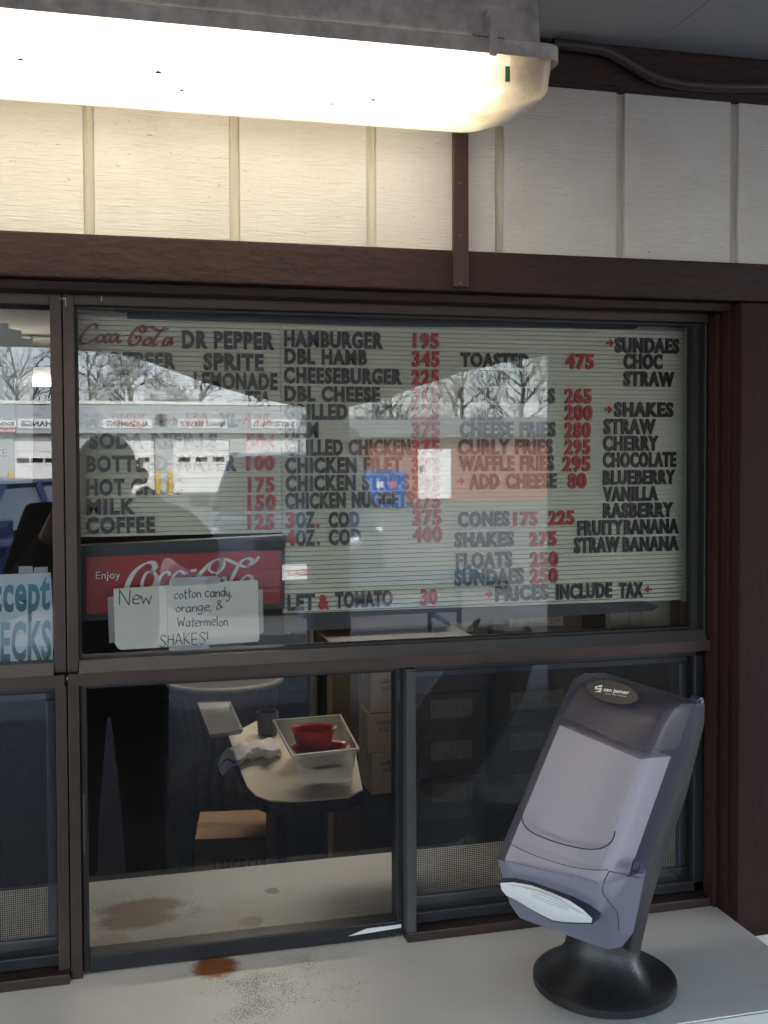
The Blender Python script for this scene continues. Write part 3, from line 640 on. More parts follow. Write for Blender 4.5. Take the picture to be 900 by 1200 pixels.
# the red script name in the first row
def uv_to3(px2uv, yb, lift=0.):
    return lambda x, y, th: (lambda q: P(q[0], q[1], yb-th))(px2uv(x, -y))
M_SCR = mat('red_script', (.24,.02,.025), .35)
b = BM(); f4 = uv_to3(lambda x, y: (85+x/7.2, 375+y/7.2), YT-.001)
for st in ([(190,75),(207,50),(185,36),(150,48),(105,90),(72,145),(64,178),(80,197),(115,196),(160,180),(205,150)],[(238,122),(208,148),(208,182),(235,188),(260,165),(262,135),(238,122)],[(262,135),(285,128)],
           [(318,132),(300,118),(276,140),(270,175),(285,190),(318,172)],[(378,130),(350,118),(322,145),(318,180),(340,188),(365,165),(385,122),(377,170),(392,190),(418,172)],
           [(598,95),(612,68),(590,48),(550,62),(505,110),(480,165),(482,200),(505,214),(540,200),(570,168),(568,142),(545,138),(530,160)],[(575,100),(568,75),(590,60),(612,80),(600,105),(575,100)],
           [(640,150),(608,172),(604,205),(632,208),(660,185),(664,158),(640,150)],[(620,62),(660,58),(705,80),(755,92),(790,78),(812,66)],[(785,58),(750,85),(708,140),(678,190),(685,215),(718,196)],
           [(828,152),(795,150),(768,180),(766,210),(790,212),(815,185),(838,148),(826,190),(834,205),(852,188)]):
    ribbon(b, [(x, -y) for x, y in st], f4, 9, 30, nib=20)
obj('script_lettering', b, M_SCR, board)

# ---- red illuminated sign below the left panel
YS = .118
cs = thing('soda_sign', 'red soft drink sign with white script in a dark frame under the letter board', 'sign', P(210, 700, YS))
def zs(x, y): return (95+x/3.6, 640+y/3.6)
def psg(x, y, yy=YS): return P(*zs(x, y), yy)
b = BM(); prism(b, [psg(-12, 34), psg(860, 6), psg(858, 262), psg(-8, 318)], (0, .03, 0)); obj('frame', b, M_RAIL, cs)
b = BM(); prism(b, [psg(-20, 0, YS+.004), psg(866, -45, YS+.004), psg(862, 5, YS+.004), psg(-14, 33, YS+.004)], (0, .03, 0)); obj('top_rail', b, M_RAIL, cs)
b = BM(); prism(b, [psg(20, 48, YS-.0022), psg(842, 16, YS-.0022), psg(840, 241, YS-.0022), psg(22, 287, YS-.0022)], (0, .002, 0)); obj('red_panel', b, M_RED, cs)
b = BM(); a_, c_ = psg(62, 138, YS-.003), psg(166, 136, YS-.003); text_into(b, 'Enjoy', a_, c_-a_, (0,0,1), (c_-a_).length, .0115, 0, bold=.0, depth=.001); obj('small_lettering', b, M_WHITE, cs)
b = BM(); fs = uv_to3(zs, YS-.0036)
for st, w0, w1 in (([(296,112),(312,88),(300,70),(270,74),(232,102),(205,142),(190,190),(196,225),(230,238),(285,215),(330,170)],6,26),([(306,112),(280,110),(262,138),(258,170),(280,190),(306,165),(318,132),(306,112)],5,16),
           ([(318,132),(345,120)],5,8),([(378,122),(362,108),(338,125),(322,160),(330,190),(360,182),(385,160)],5,17),([(440,118),(415,105),(388,130),(378,170),(395,190),(425,165),(448,112),(432,165),(445,185),(470,170)],5,17),
           ([(462,104),(488,100)],10,16),([(570,118),(592,95),(598,70),(580,56),(545,72),(505,115),(480,165),(478,205),(500,225),(545,205),(590,165)],6,24),([(556,112),(540,98),(552,70),(580,58),(590,80),(576,108),(556,112)],4,12),
           ([(574,56),(612,56),(650,72),(690,86),(722,76),(752,44)],6,18),([(700,90),(722,62),(700,52),(672,70),(645,118),(625,168),(640,190),(668,170)],6,18),([(604,130),(582,142),(574,172),(592,185),(612,160),(604,130)],5,15),
           ([(720,130),(700,124),(676,145),(668,175),(684,186),(708,160),(726,126),(714,165),(724,182),(742,165)],5,15)):
    ribbon(b, [(x, -y) for x, y in st], fs, w0, w1, nib=20)
obj('script_lettering', b, M_WHITE, cs)
# label on the upper left of the board
b = BM(); c = P(131, 363, YB-.004); box(b, c.x-.006, c.x+.004, YB-.006, YB-.001, c.z-.003, c.z+.002); tag(obj('price_tag', b, M_WHITE), 'tiny white tag at the upper left edge of the letter board', 'tag')
b = BM(); c = P(141, 364, YB-.004); box(b, c.x-.009, c.x+.009, YB-.005, YB-.0005, c.z-.003, c.z+.002); tag(obj('red_strip', b, M_RED), 'short dark red strip beside the tiny tag on the letter board', 'strip')

# ---- hand lettered card taped inside the glass
YK = .0685
card = thing('paper_note', 'white paper card with handwritten new shake flavours taped to the glass', 'note', P(218, 722, YK))
b = BM()
cc = [(133, 690), (300, 679.4), (302.3, 681), (304, 749.5), (302, 752), (142, 761.5), (138, 759.5), (134, 753)]
prism(b, [P(u, v, YK) for u, v in cc], (0, .0008, 0)); obj('sheet', b, M_PAPER, card)
b = BM(); prism(b, [P(195.4, 686.2, YK-.0002), P(195.9, 686.2, YK-.0002), P(196.9, 757, YK-.0002), P(196.4, 757, YK-.0002)], (0, .0004, 0)); obj('card_line', b, mat('line_grey', (.5,.5,.48), .8), card)  # thin grey line down the card
for pl in ([(200,677),(256,675),(257,684),(201,687)], [(126,700),(133,699),(135,752),(128,754)], [(303,691),(308,690),(309,741),(304,743)], [(198,757),(245,755),(245,764),(199,766)]):
    b = BM(); prism(b, [P(u, v, YK-.0007) for u, v in pl], (0, .0004, 0)); obj('tape_piece', b, M_TAPE, card)
GL = {  # one-stroke letters, x in cap heights, y up from the baseline
 'N': ([[(0,0),(.05,1)],[(.05,1),(.55,0)],[(.55,0),(.62,1)]], .72), 'e': ([[(.02,.3),(.42,.36),(.36,.55),(.18,.56),(.03,.3),(.12,.03),(.42,.06)]], .5), 'w': ([[(0,.55),(.14,.02)],[(.14,.02),(.3,.42)],[(.3,.42),(.46,.02)],[(.46,.02),(.62,.58)]], .72),
 'c': ([[(.36,.5),(.16,.56),(.02,.28),(.14,.02),(.38,.08)]], .46), 'o': ([[(.2,.55),(.02,.3),(.18,.01),(.38,.26),(.2,.55)]], .46), 't': ([[(.16,.95),(.14,.1),(.26,.02)],[(0,.62),(.32,.64)]], .36), 'n': ([[(.03,.55),(.03,0)],[(.03,.35),(.2,.56),(.34,.4),(.36,0)]], .46),
 'a': ([[(.36,.5),(.16,.55),(.02,.26),(.16,.01),(.34,.22),(.37,.52)],[(.37,.52),(.36,.1),(.45,.01)]], .5), 'd': ([[(.34,.45),(.16,.54),(.02,.26),(.16,.01),(.34,.2)],[(.38,1.0),(.36,0)]], .48), 'y': ([[(.02,.55),(.1,.15),(.3,.18)],[(.36,.55),(.3,-.3),(.1,-.42),(.02,-.28)]], .46),
 ',': ([[(.06,.06),(.02,-.16)]], .2), 'r': ([[(.03,.55),(.04,0)],[(.04,.32),(.16,.54),(.3,.5)]], .36), 'g': ([[(.34,.5),(.14,.55),(.02,.28),(.16,.02),(.34,.25)],[(.36,.53),(.33,-.3),(.12,-.42),(.02,-.25)]], .48),
 '&': ([[(.5,.1),(.12,.75),(.22,.95),(.34,.75),(.05,.25),(.18,0),(.5,.4)]], .6), 'W': ([[(0,.95),(.16,.02)],[(.16,.02),(.34,.6)],[(.34,.6),(.52,.02)],[(.52,.02),(.7,.98)]], .78), 'm': ([[(.03,.55),(.03,0)],[(.03,.35),(.18,.56),(.28,.4),(.29,0)],[(.29,.35),(.44,.56),(.54,.4),(.55,0)]], .66), 'l': ([[(.06,1),(.08,.05),(.16,.02)]], .24),
 'S': ([[(.45,.85),(.22,1),(.04,.78),(.25,.52),(.42,.25),(.2,0),(0,.14)]], .55), 'H': ([[(.03,1),(.03,0)],[(.42,1),(.42,0)],[(.03,.5),(.42,.52)]], .56), 'A': ([[(0,0),(.26,1)],[(.26,1),(.5,0)],[(.1,.38),(.42,.38)]], .6), 'K': ([[(.04,1),(.03,0)],[(.42,1),(.05,.45)],[(.05,.45),(.45,0)]], .54), 'E': ([[(.42,1),(.03,.98)],[(.03,.98),(.03,0)],[(.03,0),(.44,.02)],[(.03,.52),(.34,.52)]], .54), '!': ([[(.05,1),(.06,.3)],[(.06,.06),(.07,0)]], .2), ' ': ([], .3)}
def hand(s, u0, u1, v, h, dv):
    tot = sum(GL[c][1] for c in s); x = 0; bb = BM(); k = (u1-u0)/tot
    for c in s:
        for st in GL[c][0]:
            jit = random.uniform(-.07,.07); tl = random.uniform(-.12,.12)
            pts = [(u0+(x+px+tl*py*.5)*k, -(v+dv*((x+px)*k)/(u1-u0)-py*h+jit*h)) for px, py in st]
            ribbon(bb, pts, lambda a, bq, th: P(a, -bq, YK-.0009), .85, 1.35)
        x += GL[c][1]
    obj('handwriting', bb, M_INK, card)
hand('New', 140, 180, 709, 18, 0); hand('cotton candy,', 204, 273, 702, 11.5, -3.5); hand('orange, &', 206, 262, 718, 11, -4); hand('Watermelon', 208, 268, 735, 11.5, -2); hand('SHAKES!', 187, 246, 758, 14, -3.5)

# ---- left window: checks sign and posters
M_SHEET = mat('pale_blue_sheet', (.62,.70,.78), .6)
def teal_mat():
    m = bpy.data.materials.new('teal_print'); m.use_nodes = True; t = m.node_tree; bs = t.nodes['Principled BSDF']; bs.inputs['Roughness'].default_value = .5
    tc = t.nodes.new('ShaderNodeTexCoord'); sp = t.nodes.new('ShaderNodeSeparateXYZ'); t.links.new(tc.outputs['Generated'], sp.inputs[0])
    r = t.nodes.new('ShaderNodeValToRGB'); r.color_ramp.elements[0].position = .12; r.color_ramp.elements[0].color = (.005,.10,.085,1); r.color_ramp.elements[1].position = .75; r.color_ramp.elements[1].color = (.08,.30,.42,1)
    t.links.new(sp.outputs[2], r.inputs[0]); t.links.new(r.outputs[0], bs.inputs['Base Color']); return m
M_TEAL = teal_mat()
ck = thing('checks_sign', 'pale sign with teal gradient letters about checks at the foot of the left window', 'sign', P(20, 725, .07))
b = BM(); prism(b, [P(-120, 678, .0705), P(59.5, 671, .0705), P(62, 722, .0705), P(-120, 730, .0705)], (0, .001, 0)); obj('sheet', b, M_SHEET, ck)
b = BM(); prism(b, [P(-120, 729, .0712), P(61.5, 720.5, .0712), P(62, 775.5, .0712), P(-120, 786, .0712)], (0, .001, 0)); obj('sheet', b, M_SHEET, ck)
def sgn(s, u1, wpx, v0, v1):
    a_ = P(u1-wpx, v1+wpx*.05, .0698); c_ = P(u1, v1, .0698); h = P(u1, v0, .0698).z-c_.z
    b = BM(); text_into(b, s, a_, c_-a_, (0,0,1), (c_-a_).length, h, 0, bold=.03, depth=.0004, shear=.05, space=1.06); obj('sign_lettering', b, M_TEAL, ck)
sgn('Accept', 58.5, 92, 668, 713); sgn('CHECKS', 60, 98, 726, 771)
b = BM(); prism(b, [P(22, 664, .0695), P(38, 663.5, .0695), P(39, 672, .0695), P(22, 673, .0695)], (0, .0004, 0)); prism(b, [P(40, 665, .0695), P(56, 664, .0695), P(56, 671, .0695), P(40, 672, .0695)], (0, .0004, 0)); obj('tape_piece', b, M_TAPE, ck)
po = thing('window_poster', 'large white paper poster with stepped sheets hung inside the left window', 'poster', P(0, 480, .09))
b = BM(); prism(b, [P(u, v, .078) for u, v in ((-140, 366), (10, 379), (10, 385), (25, 387), (25, 396), (39, 398), (38, 566), (-140, 572))], (0, .0015, 0)); obj('sheet', b, film('thin_paper', (.74,.75,.74), .93, gloss=.02, rough=.5, transl=.5), po)
b = BM(); prism(b, [P(u, v, .0765) for u, v in ((-140, 428), (18, 432), (18, 562), (-140, 566))], (0, .001, 0)); obj('sheet', b, mat('grey_green_paper', (.52,.55,.53), .8), po)
b = BM(); a_ = P(-9, 535.5, .0755); c_ = P(8, 534.8, .0755); text_into(b, 'ICE', a_, c_-a_, (0,0,1), (c_-a_).length, .0115, 0, bold=.02, depth=.0006); obj('poster_lettering', b, mat('grey_print', (.2,.21,.22), .7), po)

# ---- wall panelling right of the board
wp = thing('beige_panelling', 'beige board panelling inside right of and below the letter board', 'wall', (.95, .24, .9))
b = BM(); xs = [P(u, 720, .24).x for u in (715, 738, 752, 785, 800, 826)]
for a_, c_ in zip(xs, xs[1:]): box(b, a_+.0008, c_-.0008, .24, .26, 1.30, 2.2)
obj('panel_board', b, M_BEIGE, wp)
b = BM(); xa, xb = P(809.5, 600, .115).x, P(815, 600, .115).x; box(b, xa, xb, .10, .15, 1.30, 2.2); tag(obj('wood_strip', b, M_WOODSTRIP), 'upright reddish wooden strip just right of the letter board', 'strip')
b = BM(); xa2 = P(816, 600, .112).x; box(b, xa2, XMR+.03, .11, .2, 1.0, 2.2); tag(obj('window_post', b, M_BLACKALU), 'dark post behind the right edge of the menu window', 'post')

# ---- work table and the things on it
ZTB = .745
tpx = [(268, 862), (283, 905), (290, 922), (300, 932), (316, 938), (345, 939), (408, 934), (425, 925), (420, 900), (415, 872), (405, 850), (372, 842), (300, 845)]
tp = [PZ(u, v, ZTB) for u, v in tpx]
ctr_t = sum(tp, Vector())/len(tp)
tbl = thing('work_table', 'cream topped work table with rounded corners inside the serving window', 'table', (ctr_t.x, ctr_t.y, .02))
b = BM(); prism(b, [(p.x, p.y, ZTB-.03) for p in tp], (0, 0, .03)); top = obj('tabletop', b, M_CREAM, tbl)
b = BM(); prism(b, [(p.x+(ctr_t.x-p.x)*-.006, p.y+(ctr_t.y-p.y)*-.006, ZTB-.036) for p in tp], (0, 0, .0325)); obj('edge_band', b, M_DARK, tbl)
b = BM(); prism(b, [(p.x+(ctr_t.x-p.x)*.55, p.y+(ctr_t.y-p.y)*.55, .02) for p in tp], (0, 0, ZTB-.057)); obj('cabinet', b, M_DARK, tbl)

# plastic tub with red baskets
def open_tub(b, base, rim, z0, z1, lip=.012):
    base = [Vector((p[0], p[1], z0)) for p in base]; rim = [Vector((p[0], p[1], z1)) for p in rim]
    c = sum(rim, Vector())/4
    out = [p+(p-c).normalized()*lip for p in rim]
    V = loft(b, [base, rim, out, [p-Vector((0,0,.008)) for p in out]], cap=False); b.faces.new(V[0])
zt0, zt1 = ZTB+.002, ZTB+.135
base = [PZ(355, 921, zt0), PZ(413, 915, zt0), PZ(406, 880, zt0), PZ(343, 886, zt0)]
rim = [PZ(344, 884, zt1), PZ(418, 876, zt1), PZ(398, 838, zt1), PZ(322, 844, zt1)]
tub = thing('storage_tub', 'frosted clear plastic tub holding red baskets on the cream table', 'tub', (sum(base, Vector())/4))
b = BM(); open_tub(b, base, rim, zt0, zt1); obj('tub_shell', b, M_TUB, tub)
cb = sum(base, Vector())/4; cr = sum(rim, Vector())/4
def basket(c, r, h, label):
    b = BM(); n = 20
    V = loft(b, [circ((c.x, c.y, c.z), r*.78, n, ry=r*.6), circ((c.x, c.y, c.z+h), r, n, ry=r*.78), circ((c.x, c.y, c.z+h+.004), r*1.1, n, ry=r*.88), circ((c.x, c.y, c.z+h-.002), r*.95, n, ry=r*.74), circ((c.x, c.y, c.z+.004), r*.72, n, ry=r*.55)], cap=False)
    b.faces.new(V[-1]); tag(obj('food_basket', b, M_REDPL, None, True), label, 'basket', 'red baskets in the tub')
basket(Vector((cr.x-.004, cr.y+.01, zt0+.095)), .060, .048, 'red oval plastic basket lying on top of the other in the frosted tub')
basket(Vector((cr.x+.014, cr.y-.02, zt0+.052)), .078, .045, 'red plastic basket lower in the frosted tub, partly hidden by the other')
# white towel
b = BM(); ct = PZ(300, 877, ZTB)
rows = [[(257,893),(262,884),(272,876),(284,872),(298,868),(312,866),(326,868)],[(257,899),(264,891),(275,882),(286,880),(298,876),(313,872),(328,874)],[(258,904),(266,898),(277,889),(288,885),(300,882),(315,879),(330,880)],[(259,908),(267,904),(279,893),(290,889),(302,888),(316,887),(329,887)]]
zz = [[-.035,-.012,.012,.022,.018,.022,.006],[-.045,-.02,.03,.018,.045,.03,.014],[-.05,-.03,.022,.034,.022,.05,.01],[-.06,-.045,.004,.006,.003,.003,.003]]
V = [[b.verts.new(PZ(u, v, ZTB+.004+zz[i][j])) for j, (u, v) in enumerate(r)] for i, r in enumerate(rows)]
for i in range(3):
    for j in range(6): b.faces.new([V[i][j], V[i][j+1], V[i+1][j+1], V[i+1][j]])
bmesh.ops.subdivide_edges(b, edges=b.edges[:], cuts=5, use_grid_fill=True, smooth=1.0)
for v in b.verts: v.co += Vector((0, 0, .005*math.sin(v.co.x*140)+.004*math.sin(v.co.y*170+v.co.x*60)))
for _ in range(3): bmesh.ops.smooth_vert(b, verts=b.verts, factor=.5, use_axis_x=True, use_axis_y=True, use_axis_z=True)
bmesh.ops.solidify(b, geom=b.faces[:], thickness=.004)
tw = thing('towel', 'crumpled white towel with navy hem hanging over the table corner', 'towel', ct)
obj('cloth', b, M_TOWEL, tw, True)
b = BM(); tube(b, smooth_pts([PZ(u, v, ZTB+z) for u, v, z in ((275,894,.02),(268,890,.0),(262,893,-.02),(258,900,-.04),(257,906,-.05),(260,910,-.055))], 4), .0035, 8); obj('hem', b, M_NAVY, tw, True)
# dark mug behind towel
cm = PZ(312, 866, ZTB); b = BM()
V = loft(b, [circ((cm.x+.012, cm.y+.05, ZTB+.002), .032, 20), circ((cm.x+.012, cm.y+.05, ZTB+.075), .036, 20), circ((cm.x+.012, cm.y+.05, ZTB+.075), .031, 20), circ((cm.x+.012, cm.y+.05, ZTB+.01), .028, 20)], cap=False); b.faces.new(V[-1])
tag(obj('cup', b, mat('dark_grey_cup', (.05,.046,.042), .4), None, True), 'dark grey cup standing between the towel and the tub', 'cup')
# big ribbed basket left of the table
cbk = PZ(262, 872, .60); bk = thing('ribbed_basket', 'large dark ribbed oval basket left of the cream table', 'basket', (cbk.x, cbk.y+.04, .02))
def ribs(z, r, amp, n=120): return [Vector((cbk.x+.02+(r+amp*math.cos(k*math.pi*2*30/n))*math.cos(2*math.pi*k/n)*1.0, cbk.y+.12+(r+amp*math.cos(k*math.pi*2*30/n))*math.sin(2*math.pi*k/n)*.85, z)) for k in range(n)]
b = BM(); loft(b, [ribs(.02, .16, .006), ribs(.25, .185, .010), ribs(.36, .215, .013), ribs(.45, .225, .014), ribs(.52, .205, .011), ribs(.56, .165, .004), ribs(.59, .16, .003), ribs(.66, .175, .006), ribs(.74, .19, .005), ribs(.80, .20, .0)]); obj('body', b, M_WICKER, bk, True)
b = BM(); pr = [Vector((cbk.x+.02+.205*math.cos(t), cbk.y+.12+.175*math.sin(t), .803)) for t in [2*math.pi*k/40 for k in range(41)]]; tube(b, pr, .013, 10, cap=False); obj('rim', b, mat('grey_brown_rim', (.24,.215,.19), .5), bk, True)
# tray resting on the basket
tz = .822
tr = [PZ(u, v, tz) for u, v in ((246, 868), (285, 862), (270, 828), (231, 829))]
trc = sum(tr, Vector())/4; b = BM()
o_ = tr; i_ = [p+(trc-p)*.10 for p in tr]
V = loft(b, [[p+Vector((0,0,.0)) for p in i_], [p+Vector((0,0,.014)) for p in o_], [p+Vector((0,0,.018)) for p in o_], [p+(trc-p)*.06+Vector((0,0,.016)) for p in o_], [p+(trc-p)*.13+Vector((0,0,.006)) for p in o_]], cap=False); b.faces.new(V[-1]); b.faces.new(V[0])
tag(obj('steel_tray', b, M_STEEL), 'dull grey rectangular tray lying across the rim of the dark ribbed basket', 'tray')

# ---- cartons
def carton(label, c, sx, sy, sz, m=None, rot=0., print_=True, group=None, patch=False):
    t = thing('cardboard_box', label, 'box', c, group); m = m or M_CARD
    b = BM(); box(b, -sx/2, sx/2, -sy/2, sy/2, 0, sz, .003); bmesh.ops.translate(b, verts=b.verts, vec=c); o = obj('carton', b, m, t)
    b = BM(); box(b, -sx/2-.0006, sx/2+.0006, -.022, .022, sz*.72, sz+.0008); bmesh.ops.translate(b, verts=b.verts, vec=c); obj('packing_tape', b, mat('brown_tape', (.30,.19,.10), .35), t)
    if print_:
        b = BM(); y = -sy/2-.0012
        for k, (wd, xo) in enumerate(((.62, 0), (.5, .03))):
            vs = 'LARGE CUPS' if k == 0 else '24 OZ 1000 CT'
            text_into(b, vs, Vector(c)+Vector((-sx*.3+xo*sx, y, sz*(.72-.17*k))), (1,0,0), (0,0,1), sx*wd, sz*.11, 0, depth=.0004)
        obj('carton_print', b, M_INK, t)
    if patch:
        b = BM(); box(b, -sx*.32, sx*.28, -sy/2-.0016, -sy/2-.0004, sz*.42, sz*.86); bmesh.ops.translate(b, verts=b.verts, vec=c); obj('paper_label', b, mat('grey_label', (.38,.37,.34), .8, var=.5, vscale=60), t)
    t.rotation_euler.z = rot; return t
yk = 3.3
def colx(u): return P(u, 850, yk).x
# stack beside the table
x0, x1 = colx(434), colx(468); hbx = .195
for k, nm in enumerate(('lowest', 'second', 'third', 'topmost')):
    z = .022+hbx*k
    carton(f'greyish carton with black print seen beside the sash, {nm} of its stack', ((x0+x1)/2+.05+(.006, -.004, .003, 0)[k], yk+.17, z), x1-x0+.10, .30, hbx-.004, M_CARTON, R((1.5,-2,1,0)[k]), True, 'cartons stacked behind the serving window')
yk = 2.9
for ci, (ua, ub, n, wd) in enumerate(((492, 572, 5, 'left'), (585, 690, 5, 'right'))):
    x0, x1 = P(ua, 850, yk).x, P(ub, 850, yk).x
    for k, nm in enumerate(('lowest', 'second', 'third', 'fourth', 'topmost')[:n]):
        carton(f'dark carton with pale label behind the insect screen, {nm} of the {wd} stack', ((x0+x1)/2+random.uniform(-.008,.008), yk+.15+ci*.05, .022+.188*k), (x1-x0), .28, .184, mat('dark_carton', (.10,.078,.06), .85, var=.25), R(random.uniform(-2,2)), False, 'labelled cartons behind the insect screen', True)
cbx = PZ(283, 988, .40)
carton('open topped brown cardboard box with black print on the floor before the table', (cbx.x+.02, cbx.y+.12, .022), .30, .26, .40, M_CARD, R(-8), True)
b = BM(); pz = Vector((cbx.x-.05, cbx.y+.06, .4235))
text_into(b, 'PLASTIC', pz, (.97,-.14,0), (.14,.97,0), .07, .014, 0, depth=.0004); text_into(b, 'SPOONS', pz+Vector((.01,-.03,0)), (.97,-.14,0), (.14,.97,0), .07, .014, 0, depth=.0004)
lid = [o for o in bpy.data.objects if o.name.startswith('cardboard_box')][-1]
c = P(316, 800, 3.1); ap = thing('appliance', 'black boxy appliance behind the grey tray inside the serving window', 'appliance', (c.x, 3.2, .8))
b = BM(); box(b, c.x-.11, c.x+.12, 3.1, 3.35, .80, 1.12, .012); obj('case', b, M_BLACKPL, ap)
b = BM(); box(b, c.x-.07, c.x+.05, 3.094, 3.0995, 1.0, 1.07, .002); obj('panel', b, M_DKPANEL, ap)
for k in range(3):
    b = BM(); loft(b, [circ((c.x+.085, 3.0985, .86+k*.08), .013, 14, axis='y'), circ((c.x+.085, 3.08, .86+k*.08), .010, 14, axis='y')]); obj('knob', b, M_STEEL, ap, True)
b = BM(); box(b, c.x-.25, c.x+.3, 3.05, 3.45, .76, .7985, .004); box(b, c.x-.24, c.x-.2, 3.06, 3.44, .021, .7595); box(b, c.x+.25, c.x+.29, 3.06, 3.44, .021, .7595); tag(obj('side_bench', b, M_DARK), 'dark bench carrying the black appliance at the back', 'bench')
c = P(366, 810, 3.0); b = BM(); tube(b, [(c.x, 3.0, .03), (c.x, 3.0, 2.2)], .022, 12); tag(obj('steel_pipe', b, M_STEEL, None, True), 'dull upright steel pipe left of the tan timber post', 'pipe')
# post and shelf
b = BM(); xa, xb = P(389, 820, 2.4).x, P(421, 820, 2.4).x; box(b, xa, xb, 2.4, 2.5, .02, 2.2, .004); tag(obj('timber_post', b, mat('tan_timber', (.30,.20,.12), .6, var=.25, vscale=6, stretch=(5,5,.5))), 'tan timber post behind the red baskets and tub', 'post')
shf = thing('shelf', 'brown wooden shelf under the letter board behind the glass', 'shelf', (.5, .5, 1.33))
xa, xb = P(390, 748, .6).x, P(560, 748, .6).x; zsh = P(470, 752, .6).z
b = BM(); box(b, xa, xb, .50, .80, zsh-.03, zsh, .002); obj('shelf_board', b, mat('brown_shelf', (.16,.085,.045), .55, var=.3, vscale=6), shf)
b = BM(); box(b, xa, xb, .80, .82, zsh-.03, zsh+.06, .002); obj('back_board', b, M_DARK, shf)
c = P(466, 748, .55); b = BM(); tube(b, [(c.x-.012, .55, zsh+.006), (c.x, .552, zsh+.0065), (c.x+.017, .555, zsh+.006)], [.002, .006, .005], 12); tag(obj('scoop_handle', b, mat('ivory_plastic', (.6,.55,.45), .4), None, True), 'small ivory handle lying on the brown shelf', 'handle')

# ================================================================== napkin dispenser
import itertools
DO = Vector((.6255, -.2425, 1.0631)); AL, TL = 1.0562, .4918
e = Vector((math.cos(AL), -math.sin(AL), 0)); nh = Vector((-math.sin(AL), -math.cos(AL), 0)); up = Vector((0,0,1))
s = up*math.cos(TL)-nh*math.sin(TL); n = nh*math.cos(TL)+up*math.sin(TL)
Wd, Hd, dT, dB, cc_, t2 = .1555, .2543, .0814, .1078, .0642, .0199
def fit(p, u, v):                          # keep the model's distance, take the direction from the photograph
    dd = ray(u, v).normalized(); return CAM + dd*((p-CAM).length)
fTL = fit(DO-e*Wd/2+s*Hd+n*dT, 667, 789); fTR = fit(DO+e*Wd/2+s*Hd+n*dT, 781, 826)
fBR = fit(DO+e*Wd/2+n*dB, 709, 1037); fBL = fit(DO-e*Wd/2+n*dB, 576, 1006)
sTR = fit(DO+e*Wd/2+s*(Hd+t2), 826, 824); sBR = fit(DO+e*Wd/2+s*.0, 757, 1020)
sTL = fTL+(sTR-fTR)*.9; sBL = fBL+(sBR-fBR)
cHL = fit(DO-e*Wd/2-s*cc_*.7+n*dB*.7, 597, 1072); cHR = fit(DO+e*Wd/2-s*cc_+n*dB*.25, 718, 1116)
sCR = fit(DO+e*Wd/2-s*cc_, 738, 1112); sCL = cHL+(sCR-cHR)*1.0
base_c = PZ(708, 1152, ZC)
nd = thing('napkin_dispenser', 'smoky blue plastic napkin dispenser tilted back on a black pedestal on the counter', 'napkin dispenser', (base_c.x, base_c.y, ZC))
def bilin(a, b_, c, d, x, y): return (a*(1-x)+b_*x)*(1-y)+(d*(1-x)+c*x)*y      # a,b bottom; d,c top
def shell_ring(bl, fl, fr, br, rc=.2, bulge=.0, nrm=None, m=5, k=6):
    """half ring: back left, rounded front left, front (bulged), rounded front right, back right"""
    pts = [bl, bl.lerp(fl, .55)]
    A = bl.lerp(fl, 1-rc); B = fl.lerp(fr, rc*.5)
    for i in range(m+1):
        t = i/m; pts.append(A*(1-t)**2+fl*2*t*(1-t)+B*t*t)
    Cc = fr.lerp(fl, rc*.5)
    for i in range(1, k):
        t = i/k; q = B.lerp(Cc, t)
        if nrm is not None: q = q+nrm*bulge*4*t*(1-t)
        pts.append(q)
    D = fr.lerp(br, rc)
    for i in range(m+1):
        t = i/m; pts.append(Cc*(1-t)**2+fr*2*t*(1-t)+D*t*t)
    pts += [fr.lerp(br, .6), br]; return pts
b = BM(); rings = []
for t, blg in ((1.0, .001), (.97, .003), (.85, .005), (.6, .007), (.3, .008), (.06, .009), (.0, .009)):
    L = lambda a, c: a.lerp(c, t)
    f_l, f_r, s_l, s_r = L(fBL, fTL), L(fBR, fTR), L(sBL, sTL), L(sBR, sTR)
    if t == 1.0: f_l = f_l.lerp(s_l, .28)-s*.0; f_r = f_r.lerp(s_r, .28)
    if t == .97: f_l = f_l.lerp(s_l, .07); f_r = f_r.lerp(s_r, .07)
    rings.append(shell_ring(s_l, f_l, f_r, s_r, .22, blg, n))
top_ring = rings[0]
V = loft(b, rings, closed=False, cap=False)
ct_ = b.verts.new(sum(top_ring, Vector())/len(top_ring)+s*.004)
for i in range(len(V[0])-1): b.faces.new([V[0][i], V[0][i+1], ct_])
b.faces.new([V[0][-1], V[0][0], ct_])
obj('cover', b, M_COVER, nd, True)
b = BM(); rg2 = [rings[-1]]
for t in (.35, .8, 1.0):
    sh = .0 if t < 1 else .12
    f_l, f_r, s_l, s_r = fBL.lerp(cHL, t), fBR.lerp(cHR, t), sBL.lerp(sCL, t), sBR.lerp(sCR, t)
    c0 = (f_l+f_r+s_l+s_r)/4
    f_l, f_r, s_l, s_r = [q.lerp(c0, sh) for q in (f_l, f_r, s_l, s_r)]
    rg2.append(shell_ring(s_l, f_l, f_r, s_r, .22, .009*(1-t*.6), n))
V = loft(b, rg2, closed=False, cap=False); b.faces.new(V[-1])
obj('chin', b, M_SMOKE, nd, True)
